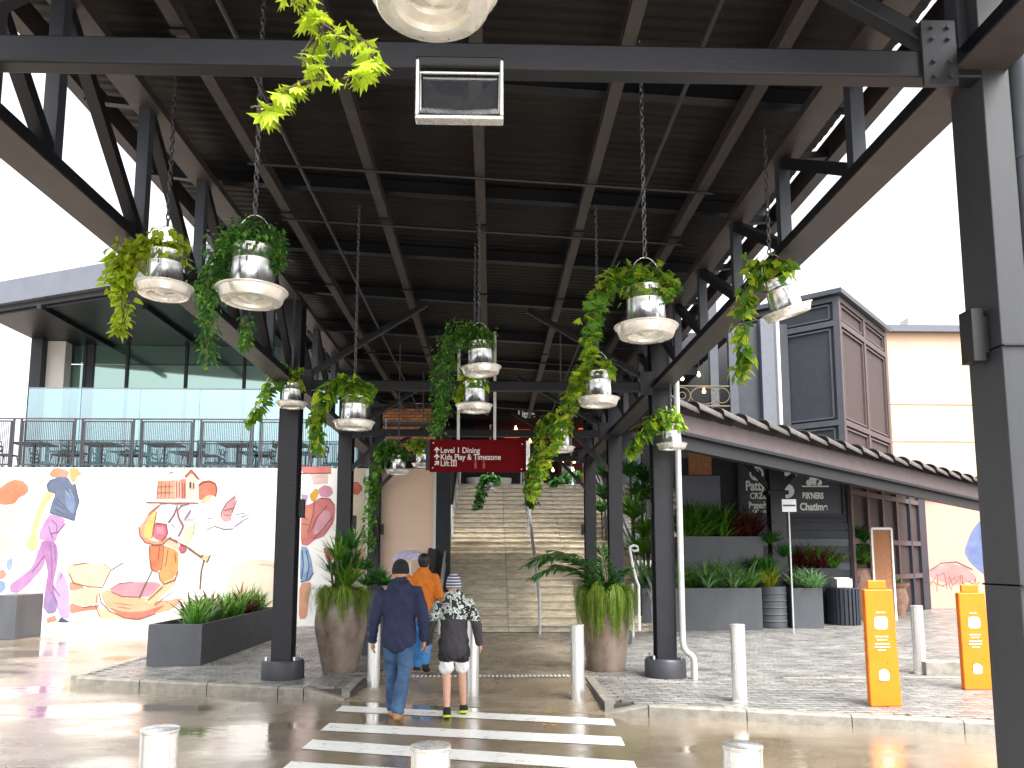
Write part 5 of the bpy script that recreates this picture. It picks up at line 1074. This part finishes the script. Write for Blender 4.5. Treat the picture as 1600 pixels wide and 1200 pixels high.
# shrubs behind left pot
for i, (u, v, yy) in enumerate(((570, 890, 14), (590, 905, 13.5), (575, 915, 13.5), (600, 915, 13.2))):
    c = Y(u, v, yy); m = MB(); blades(m, c, 140, .32, .045, spread=1.6, droop=.4, seg=3, up=.5)
    m.build('dense_shrub', 'L_dark', label='small dense dark shrub in the grey box behind the left glazed pot', cat='shrub', group='dense shrubs behind the left pot')
xa, xb, zz, yy, dd = boxplanter(562, 612, 925, 1000, 13.3, .6, 'square grey planter box behind the navy hooded man')
m = MB()
for i in range(160):
    p = Y(578+U(-9, 9), U(745, 860), 18.5+U(-.2, .2)); scatter_leaf(m, 'heart', p, (U(-1.5, 0), U(-1, 1), U(0, 6)), .09)
m.build('climbing_vine', 'L_mid', label='green climbing vine trailing down the third left column', cat='vine')

# ================================================================== BOLLARDS
def bollard(u, vb, vt, z0, label, r=.083, base=None):
    b = base if base is not None else G(u, vb, z0)
    h = Y(u, vt, b.y).z - z0
    t = empty('bollard', (b.x, b.y, z0), label, 'bollard', 'stainless steel bollards')
    m = MB(); m.tube([(b.x, b.y, z0), (b.x, b.y, z0+h-.02)], r, 32, caps=False); m.build('post', 'inox', t, smooth=1)
    m = MB(); m.lathe([(r, h-.02), (r+.003, h-.016), (r+.003, h-.004), (r-.006, h), (0, h+.004)], (b.x, b.y, z0), 32); m.build('cap', 'inox', t, smooth=50)
    m = MB(); m.lathe([(r+.02, 0), (r+.02, .006), (r, .008)], (b.x, b.y, z0), 32); m.build('base_ring', 'inox', t, smooth=50)
bollard(583, 1078, 975, .03, 'steel bollard just left of the man in the navy hoodie')
bollard(738, 1090, 968, .01, 'steel bollard just right of the child in the striped beanie')
bollard(903, 1098, 975, .0, 'steel bollard in the middle, left of the pot with weeping grass')
bollard(1156, 1096, 975, PV, 'steel bollard near the kerb, right of the drainpipe')
bollard(1438, 1052, 946, PV, 'steel bollard between the two orange covers')
for u, v, l in ((673, 1163, 'near steel bollard top at the bottom edge, middle of the crossing'), (1160, 1162, 'near steel bollard top at the bottom edge, right of the crossing'), (250, 1137, 'near steel bollard top at the bottom left on the wet road')):
    yy = (CH-.93)*FP/(v-872)*1.0; p = Y(u, v+5, yy); bollard(u, 0, v, 0, l, base=V((p.x, yy, 0)))
# thin steel hoop
m = MB(); y_ = 11.3; P = [Y(u, v, y_) for u, v in ((1434, 1033), (1434, 950), (1424, 946))]; P[0].z = PV
m.tube([V((P[2].x, y_, PV)), V((P[2].x, y_, P[2].z)), V((P[1].x, y_, P[1].z)), P[0]], .012, 8); m.build('steel_hoop', 'inox', label='thin bent steel hoop standing beside the right hand bollard', cat='hoop', smooth=1)
# orange covers
def cover(u0, u1, vt, vb, label, cap=True):
    b = G((u0+u1)/2+6, vb, PV); y = b.y; s = y/FP; w_ = (u1-u0)*s; hz_ = (vb-vt)*s*.97
    t = empty('bollard_cover', b, label, 'bollard cover', 'orange printed bollard covers'); th = .08
    hw = w_/2; m = MB(); lean = -.02
    top = hz_-.10
    m.add([V((b.x+sx*hw*(.92 if z else 1.0) + (lean if z else 0), y+sy*th, PV+z)) for z in (0, top) for sx, sy in ((-1, 0), (1, 0), (1, 1), (-1, 1))], [(3, 2, 1, 0), (4, 5, 6, 7), (0, 1, 5, 4), (1, 2, 6, 5), (2, 3, 7, 6), (3, 0, 4, 7)])
    m.build('sleeve', 'orange', t, bevel=.012)
    m = MB(); m.box((b.x-hw*.62+lean, y+.02, PV+top+.001), (b.x+hw*.58+lean, y+th-.02, PV+hz_)); m.build('top_tab', 'orange', t, bevel=.01)
    yf = y-.003; x0 = b.x+lean*.7
    sq = [(x0-.075, 1.0), (x0+.075, 1.0), (x0+.075, .86), (x0-.075, .86)]
    P = [(x, z) for x, z in smoothpoly([(a, hz_-1.4+b_) for a, b_ in sq], 2)][::-1]
    m = MB(); m.plate([(x, yf, PV+z) for x, z in P], .002); m.build('white_square', 'signw', t)
    m = MB(); m.box((x0-.045, yf-.003, PV+hz_-1.4+.895), (x0+.045, yf-.001, PV+hz_-1.4+.965)); m.build('print_patch', 'qr', t)
    for k, (dz, hw_) in enumerate(((1.045, .05), (.78, .07), (.745, .055), (.70, .08), (.665, .085), (.63, .05))):
        z = PV+hz_-1.4+dz; m = MB()
        x = x0-hw_
        while x < x0+hw_-.01:
            l = U(.018, .05); m.box((x, yf-.001, z-.006), (min(x+l, x0+hw_), yf+.001, z+.006)); x += l+.01
        m.build('print_line', 'signw', t)
    m = MB(); P = smoothpoly([(x0-.05, .30), (x0+.06, .30), (x0+.065, .40), (x0+.0, .43), (x0-.055, .40)], 2)
    m.plate([(x, yf, PV+hz_-1.4+z) for x, z in P], .002); m.build('speech_bubble', 'signw', t)
    m = MB()
    for k in range(9): q = U(-.11, .11); z = PV+hz_-1.4+U(.28, .5); m.box((x0+q, yf-.001, z), (x0+q+U(.01, .03), yf+.001, z+U(.006, .02)))
    m.build('confetti_print', 'L_yel', t)
cover(1355, 1404, 906, 1104, 'near orange printed bollard cover with top tab, standing at the kerb')
cover(1502, 1548, 912, 1078, 'orange printed bollard cover half beside the near right column')

# ================================================================== PEOPLE
def remesh(mb, name, mt, parent, vox, sm=4, off=V((0, 0, 0)), rz=0, push=0):
    me = mb.mesh(name, mt); o = bpy.data.objects.new('tmp', me); COL.objects.link(o)
    r = o.modifiers.new('r', 'REMESH'); r.mode = 'VOXEL'; r.voxel_size = vox; r.use_smooth_shade = True
    if sm: s = o.modifiers.new('s', 'SMOOTH'); s.factor = .5; s.iterations = sm
    dg = bpy.context.evaluated_depsgraph_get(); dg.update(); m2 = bpy.data.meshes.new_from_object(o.evaluated_get(dg)); bpy.data.objects.remove(o)
    m2.name = name; m2.materials.clear(); m2.materials.append(M[mt] if isinstance(mt, str) else mt)
    m2.polygons.foreach_set('use_smooth', [True]*len(m2.polygons))
    if name not in ('body', 'beanie', 'hair', 'shoes', 'trainers', 'trainer_soles'):
        fz, fx, am = (17, 7, .012) if name in ('jeans', 'trousers') else (9, 9, .014)
        for v_ in m2.vertices:
            c_ = v_.co; nn = noise.noise(V((c_.x*fx, c_.y*fx, c_.z*fz+3.3*c_.x*fx*.5))); nn = (abs(nn)*2-(.5 if name in ('jeans', 'trousers', 'shorts') else .05))
            v_.co = c_ + v_.normal*(am*nn)
    q = bpy.data.objects.new(name, m2); COL.objects.link(q); q.parent = parent
    return q
def cap(m, pts, rad, n=16):        # closed capsule chain; rad: r or (rx, ry)
    pts = [V(p) for p in pts]; rad = [(r, r) if not hasattr(r, '__len__') else r for r in rad]; P = []; k = len(pts)
    d0 = (pts[1]-pts[0]).normalized(); d1 = (pts[-1]-pts[-2]).normalized(); seq = []
    for t in (1.0, .8, .45): seq.append((pts[0]-d0*rad[0][0]*t*.9, [q*sqrt(max(0.0025, 1-t*t)) for q in rad[0]], d0))
    for i in range(k): seq.append((pts[i], rad[i], (pts[min(i+1, k-1)]-pts[max(0, i-1)]).normalized()))
    for t in (.45, .8, 1.0): seq.append((pts[-1]+d1*rad[-1][0]*t*.9, [q*sqrt(max(0.0025, 1-t*t)) for q in rad[-1]], d1))
    for c, (rx, ry), d in seq:
        a = V((1, 0, 0)) - d*d.x
        if a.length < .2: a = V((0, 0, 1)) - d*d.z
        a.normalize(); b = d.cross(a)
        P += [c + a*(rx*cos(2*pi*j/n)) + b*(ry*sin(2*pi*j/n)) for j in range(n)]
    K = len(seq)
    m.add(P, [(i*n+j, i*n+(j+1) % n, (i+1)*n+(j+1) % n, (i+1)*n+j) for i in range(K-1) for j in range(n)] + [tuple(range(n-1, -1, -1)), tuple((K-1)*n+j for j in range(n))])
def hand(m, w_, d, s=1., out=1):
    d = V(d).normalized(); w_ = V(w_); f = V((0, 1, 0)); sd = d.cross(f).normalized()
    cap(m, [w_, w_+d*.05*s, w_+d*.085*s], [.022*s, (.02*s, .036*s), (.017*s, .036*s)], 12)
    for i, L in enumerate((.066, .075, .07, .055)):
        b = w_ + d*.085*s + V((0, (1.5-i)*.019*s, 0)); cur = sd*(-out)*0 + V((-out*.0, 0, 0)); q = b + d*L*.55*s + V((-out*.012*s, .004, 0)); e = q + d*L*.45*s + V((-out*.025*s, .004, 0)); cap(m, [b, q, e], [.0095*s, .009*s, .0078*s], 8)
    b = w_ + d*.03*s + V((0, .03*s, 0)); cap(m, [b, b+d*.035*s+V((-out*.012, .022, 0))*s, b+d*.065*s+V((-out*.022, .026, 0))*s], [.012*s, .0105*s, .009*s], 8)
def head(m, c, s=1., yaw=0):
    c = V(c); R3 = Matrix.Rotation(yaw, 3, 'Z'); T = lambda x, y, z: c + R3@(V((x, y, z))*s)
    m.ball(T(0, -.008, .02), .098*s, 20, 14, (.82, 1.0, 1.08)); cap(m, [T(0, .03, -.02), T(0, .045, -.075)], [(.062*s, .06*s), (.042*s, .045*s)], 14)
    cap(m, [T(0, .09, .0), T(0, .108, -.022)], [.011*s, .015*s], 8); cap(m, [T(-.022, .088, -.058), T(.022, .088, -.058)], [.008*s, .008*s], 8)
    for q in (-1, 1): m.ball(T(q*.08, -.005, -.005), .03*s, 10, 8, (.35, .6, 1))
def person(base, label, Ht, J, cloth, rz=0):
    """J: joint dict in metres (x right, y ahead, z up) for this figure; feet touch z=0"""
    t = empty('person', base, label, 'person'); s = Ht/1.75
    b = MB(); pel, ch, nk, hd = J['pelvis'], J['chest'], J['neck'], J['head']; wd = J.get('w', 1.)
    cap(b, [pel, V(pel).lerp(V(ch), .5), ch, V(ch)+V((0, 0, .08*s))], [(.15*s*wd, .10*s), (.135*s*wd, .09*s), (.165*s*wd, .105*s), (.13*s*wd, .08*s)], 20)
    cap(b, [V(ch)+V((0, 0, .05*s)), nk, V(hd)-V((0, 0, .06*s))], [.07*s, .052*s, .052*s], 14); head(b, hd, s*1.02, J.get('yaw', 0))
    for q in 'LR':
        sh, el, wr = J['sh'+q], J['el'+q], J['wr'+q]; o = -1 if q == 'L' else 1
        cap(b, [V(ch)+V((0, 0, .05)), sh, V(sh).lerp(V(el), .5), el, V(el).lerp(V(wr), .35), wr], [.06*s, .052*s, .046*s, .037*s, .037*s, .025*s], 14)
        hand(b, wr, V(wr)-V(el), s, o)
        hp, kn, an = J['hp'+q], J['kn'+q], J['an'+q]
        cap(b, [hp, V(hp).lerp(V(kn), .4), kn, V(kn).lerp(V(an), .3), an], [.082*s, .075*s, .05*s, .052*s, .035*s], 16)
        ft = J['ft'+q]; cap(b, [an, V(an)+(V(ft)-V(an))*.4, ft], [.038*s, (.035*s, .035*s), (.036*s, .02*s)], 12)
    remesh(b, 'body', 'skin', t, .0075, 3)
    for nm, mt, vox, f in cloth:
        c = MB(); f(c, J, s); remesh(c, nm, mt, t, vox, 4)
    e = MB(); yw = J.get('yaw', 0)
    for q in (-1, 1): e.ball(V(hd)+Matrix.Rotation(yw, 3, 'Z')@V((q*.033*s, .083*s, .008*s)), .011*s, 8, 6)
    o = e.mesh('eyes', 'offw'); eo = bpy.data.objects.new('eyes', o); COL.objects.link(eo); eo.parent = t
    t.rotation_euler.z = rz
    return t
def sleeve(c, J, s, q, r, end=.97):
    sh, el, wr = V(J['sh'+q]), V(J['el'+q]), V(J['wr'+q]); ch = V(J['chest']); we = el.lerp(wr, end)
    cap(c, [ch+V((0, 0, .06*s)), sh, sh.lerp(el, .5), el, el.lerp(wr, .5), we], [r*1.25, r*1.2, r*1.12, r, r*.85, r*.72], 16)
def torso(c, J, s, r, low=-.08, wd=1.):
    p, ch = V(J['pelvis']), V(J['chest']); w0 = J.get('w', 1.)*wd
    cap(c, [p+V((0, 0, low*s)), p+V((0, 0, .04*s)), p.lerp(ch, .5), ch, ch+V((0, 0, .10*s))], [(.175*s*w0+r, .125*s+r), (.165*s*w0+r, .12*s+r), (.16*s*w0+r, .115*s+r), (.185*s*w0+r, .12*s+r), (.14*s*w0+r, .085*s+r)], 24)
def legs(c, J, s, r, end=1., r0=.1, r1=.07, seat=True):
    for q in 'LR':
        hp, kn, an = V(J['hp'+q]), V(J['kn'+q]), V(J['an'+q])
        if end <= .5: pts = [hp, hp.lerp(kn, end*2*.5), hp.lerp(kn, end*2)]; rr = [r0*s, r0*s*1.02, r0*s*1.08]
        else: pts = [hp, hp.lerp(kn, .5), kn, kn.lerp(an, .5), an+V((0, 0, .02*s))]; rr = [r0*s, r0*.95*s, r0*.74*s, r1*1.06*s, r1*s]
        cap(c, pts, rr, 16)
    if seat: p = V(J['pelvis']); cap(c, [p-V((0, 0, .09*s)), p-V((0, 0, .0*s))], [(.158*s*J.get('w', 1), .118*s)]*2, 20)
def shoes(c, J, s, r=1.):
    for q in 'LR':
        an, ft = V(J['an'+q]), V(J['ft'+q]); hl = an - (ft-an).normalized()*.045*s; hl.z = an.z-.05*s
        cap(c, [an+V((0, 0, .0)), an-V((0, 0, .03*s))], [.045*s*r, .047*s*r], 14); cap(c, [hl, hl.lerp(ft, .5), ft], [(.042*s*r, .04*s*r), (.046*s*r, .04*s*r), (.047*s*r, .028*s*r)], 16)
def beanie(c, J, s, tall=0.):
    h = V(J['head']); c.ball(h+V((0, -.01*s, .055*s)), .108*s, 20, 14, (.86, 1.02, .92+tall)); c.lathe([(0, -.02*s), (.098*s, -.02*s), (.1*s, .0), (.098*s, .045*s), (0, .045*s)], h+V((0, -.012*s, .005*s)), 24)
# man in the navy hoodie
def mk(z): return z
man = dict(pelvis=(0, 0, .93), chest=(0, .03, 1.28), neck=(0, .04, 1.47), head=(.0, .07, 1.585), w=1.02,
           shL=(-.20, .02, 1.37), elL=(-.275, .0, 1.08), wrL=(-.30, .08, .84), shR=(.20, .02, 1.37), elR=(.27, -.03, 1.08), wrR=(.27, .06, .86),
           hpL=(-.09, 0, .90), knL=(-.085, .12, .50), anL=(-.08, .20, .085), ftL=(-.09, .36, .03), hpR=(.09, 0, .90), knR=(.06, .0, .49), anR=(.02, -.20, .13), ftR=(.03, -.05, .03))
def c_navy(c, J, s): torso(c, J, s, .014, -.06); sleeve(c, J, s, 'L', .062); sleeve(c, J, s, 'R', .062); h = V(J['neck']); cap(c, [h+V((-.075, -.05, -.02)), h+V((0, -.105, -.05)), h+V((.075, -.05, -.02))], [.045, .055, .045], 12); cap(c, [h+V((0, 0, -.05)), h+V((0, .0, .02))], [.078, .07], 14)
def c_jean(c, J, s): legs(c, J, s, 0, 1., .098, .075)
def nbg(u, v, z=0): return G(u, v, z)
p = G(618, 1131); man_o = person((p.x, p.y+.18, .005), 'man in navy hoodie, blue jeans, black beanie and tan shoes walking away over the crossing', 1.73, man,
    [('hoodie', 'navy', .014, c_navy), ('jeans', 'jean', .014, c_jean), ('shoes', 'shoe', .009, lambda c, J, s: shoes(c, J, s, 1.08)), ('beanie', 'blackf', .009, lambda c, J, s: beanie(c, J, s))])
# child in striped beanie
k_ = .905
kid = {a: (tuple(q*k_ for q in b) if isinstance(b, tuple) else b) for a, b in dict(pelvis=(0, 0, .93), chest=(0, .03, 1.27), neck=(0, .04, 1.46), head=(-.01, .06, 1.57), w=.98,
           shL=(-.20, .02, 1.36), elL=(-.29, .0, 1.10), wrL=(-.33, .05, .88), shR=(.20, .02, 1.36), elR=(.28, -.02, 1.10), wrR=(.32, .04, .88),
           hpL=(-.09, 0, .90), knL=(-.085, .02, .50), anL=(-.07, -.12, .10), ftL=(-.08, .03, .03), hpR=(.09, 0, .90), knR=(.10, .12, .50), anR=(.12, .16, .085), ftR=(.13, .31, .03)).items()}
def bandmat(name, kind):
    m, t, b = _m(name); N = t.nodes; L = t.links; b.inputs['Roughness'].default_value = .85
    tc = N.new('ShaderNodeTexCoord'); sp = N.new('ShaderNodeSeparateXYZ'); L.new(tc.outputs['Object'], sp.inputs[0])
    def mth(op, a, v): n = N.new('ShaderNodeMath'); n.operation = op; L.new(a, n.inputs[0]); n.inputs[1].default_value = v; return n.outputs[0]
    mx = N.new('ShaderNodeMixRGB')
    if kind == 'stripe':
        f = mth('FRACT', mth('MULTIPLY', sp.outputs['Z'], 30), 0); L.new(mth('GREATER_THAN', f, .5), mx.inputs[0]); mx.inputs[1].default_value = (.012, .018, .06, 1); mx.inputs[2].default_value = (.5, .52, .56, 1)
    else:
        nz = N.new('ShaderNodeTexNoise'); nz.inputs['Scale'].default_value = 11; nz.inputs['Detail'].default_value = 1.5; nz.inputs['Distortion'].default_value = 1.6; L.new(tc.outputs['Object'], nz.inputs['Vector'])
        cr = N.new('ShaderNodeValToRGB'); cr.color_ramp.interpolation = 'CONSTANT'; e = cr.color_ramp.elements; e[0].position = 0; e[0].color = (.02, .025, .03, 1); e[1].position = .46; e[1].color = (.62, .66, .62, 1)
        x = e.new(.54); x.color = (.12, .18, .12, 1); x = e.new(.60); x.color = (.7, .72, .7, 1); x = e.new(.68); x.color = (.03, .035, .04, 1); L.new(nz.outputs[0], cr.inputs[0])
        nx_ = mth('ABSOLUTE', sp.outputs['X'], 0); sb = N.new('ShaderNodeMath'); sb.operation = 'MULTIPLY_ADD'; L.new(nx_, sb.inputs[0]); sb.inputs[1].default_value = .12; L.new(sp.outputs['Z'], sb.inputs[2])
        L.new(mth('GREATER_THAN', sb.outputs[0], 1.075), mx.inputs[0]); mx.inputs[1].default_value = (.045, .042, .05, 1); L.new(cr.outputs[0], mx.inputs[2])
    L.new(mx.outputs[0], b.inputs['Base Color'])
    n3 = N.new('ShaderNodeTexNoise'); n3.inputs['Scale'].default_value = 10; L.new(tc.outputs['Object'], n3.inputs['Vector']); bp = N.new('ShaderNodeBump'); bp.inputs['Strength'].default_value = .5; bp.inputs['Distance'].default_value = .02; L.new(n3.outputs[0], bp.inputs['Height']); L.new(bp.outputs[0], b.inputs['Normal'])
    return m
M['camo'] = bandmat('camouflage yoke jacket', 'camo'); M['stripe'] = bandmat('striped navy knit', 'stripe')
def c_kid(c, J, s): torso(c, J, s, .012, -.10, .95); sleeve(c, J, s, 'L', .056); sleeve(c, J, s, 'R', .056); h = V(J['neck']); cap(c, [h+V((-.07, -.03, .0)), h+V((0, -.085, -.03)), h+V((.07, -.03, .0))], [.045, .055, .045], 12); cap(c, [h+V((0, 0, -.06)), h+V((0, 0, .03))], [.085, .07], 14)
p = G(707, 1124); person((p.x, p.y+.15, .005), 'child in striped beanie, camouflage topped jacket, black and white shorts and neon trainers', 1.73*k_, kid,
    [('jacket', 'camo', .014, c_kid), ('shorts', 'blackc', .010, lambda c, J, s: legs(c, J, s, 0, .24, .10)), ('undershorts', 'whitec', .009, lambda c, J, s: legs(c, J, s, 0, .40, .082, seat=False)),
     ('trainers', 'blackf', .008, lambda c, J, s: shoes(c, J, s, 1.1)), ('beanie', 'stripe', .009, lambda c, J, s: beanie(c, J, s, .2)),
     ('trainer_soles', 'neon', .007, lambda c, J, s: [cap(c, [V(J['an'+q])-(V(J['ft'+q])-V(J['an'+q])).normalized()*.05-V((0, 0, .065 if q == 'R' else .08)), V(J['ft'+q])-V((0, 0, .012))], [(.052, .018)]*2, 14) for q in 'LR'])])
# person in orange jacket, ahead
org = dict(pelvis=(0, 0, .93), chest=(0, .03, 1.28), neck=(0, .04, 1.47), head=(.01, .07, 1.59), yaw=-.5, w=.98,
           shL=(-.19, .02, 1.37), elL=(-.25, .0, 1.1), wrL=(-.20, .18, 1.0), shR=(.19, .02, 1.37), elR=(.25, -.02, 1.1), wrR=(.2, .12, .95),
           hpL=(-.09, 0, .90), knL=(-.085, .15, .50), anL=(-.08, .18, .085), ftL=(-.09, .33, .03), hpR=(.09, 0, .90), knR=(.09, .0, .49), anR=(.08, -.30, .18), ftR=(.09, -.19, .08))
def c_org(c, J, s): torso(c, J, s, .012, -.03); sleeve(c, J, s, 'L', .06); sleeve(c, J, s, 'R', .06); h = V(J['neck']); cap(c, [h+V((0, -.02, -.05)), h+V((0, -.02, .0))], [.08, .075], 14)
p = G(656, 1058, .08); person((p.x, p.y+.25, .09), 'person in bright orange jacket and blue trousers walking ahead, half hidden by the man', 1.75, org,
    [('jacket', 'orangef', .014, c_org), ('trousers', 'bluec', .014, lambda c, J, s: legs(c, J, s, 0, 1., .092, .062)), ('shoes', 'blackc', .010, lambda c, J, s: shoes(c, J, s, 1.1)),
     ('hair', 'hair', .009, lambda c, J, s: (c.ball(V(J['head'])+V((0, -.018, .045)), .108, 20, 14, (.88, 1.0, .92)), c.ball(V(J['head'])+V((0, -.05, .0)), .085, 16, 10, (.95, .7, 1.0))))])
# lilac umbrella further ahead
c = Y(641, 872, 12.3); um = empty('umbrella', (c.x, 12.3, c.z-.6), 'lilac and white patterned umbrella seen beyond the man in the beanie', 'umbrella')
m = MB(); m.lathe([(0, .13), (.1, .12), (.2, .08), (.27, .02), (.29, -.03), (.28, -.03), (.2, .06), (0, .115)], c, 16); m.build('canopy', 'lil', um, smooth=1); m = MB(); m.tube([c+V((0, 0, .15)), c-V((0, 0, .45))], .007, 6); m.build('shaft', 'inox', um)
print('objects', len(bpy.data.objects), 'tris', sum(len(o.data.polygons) for o in bpy.data.objects if o.type == 'MESH'))
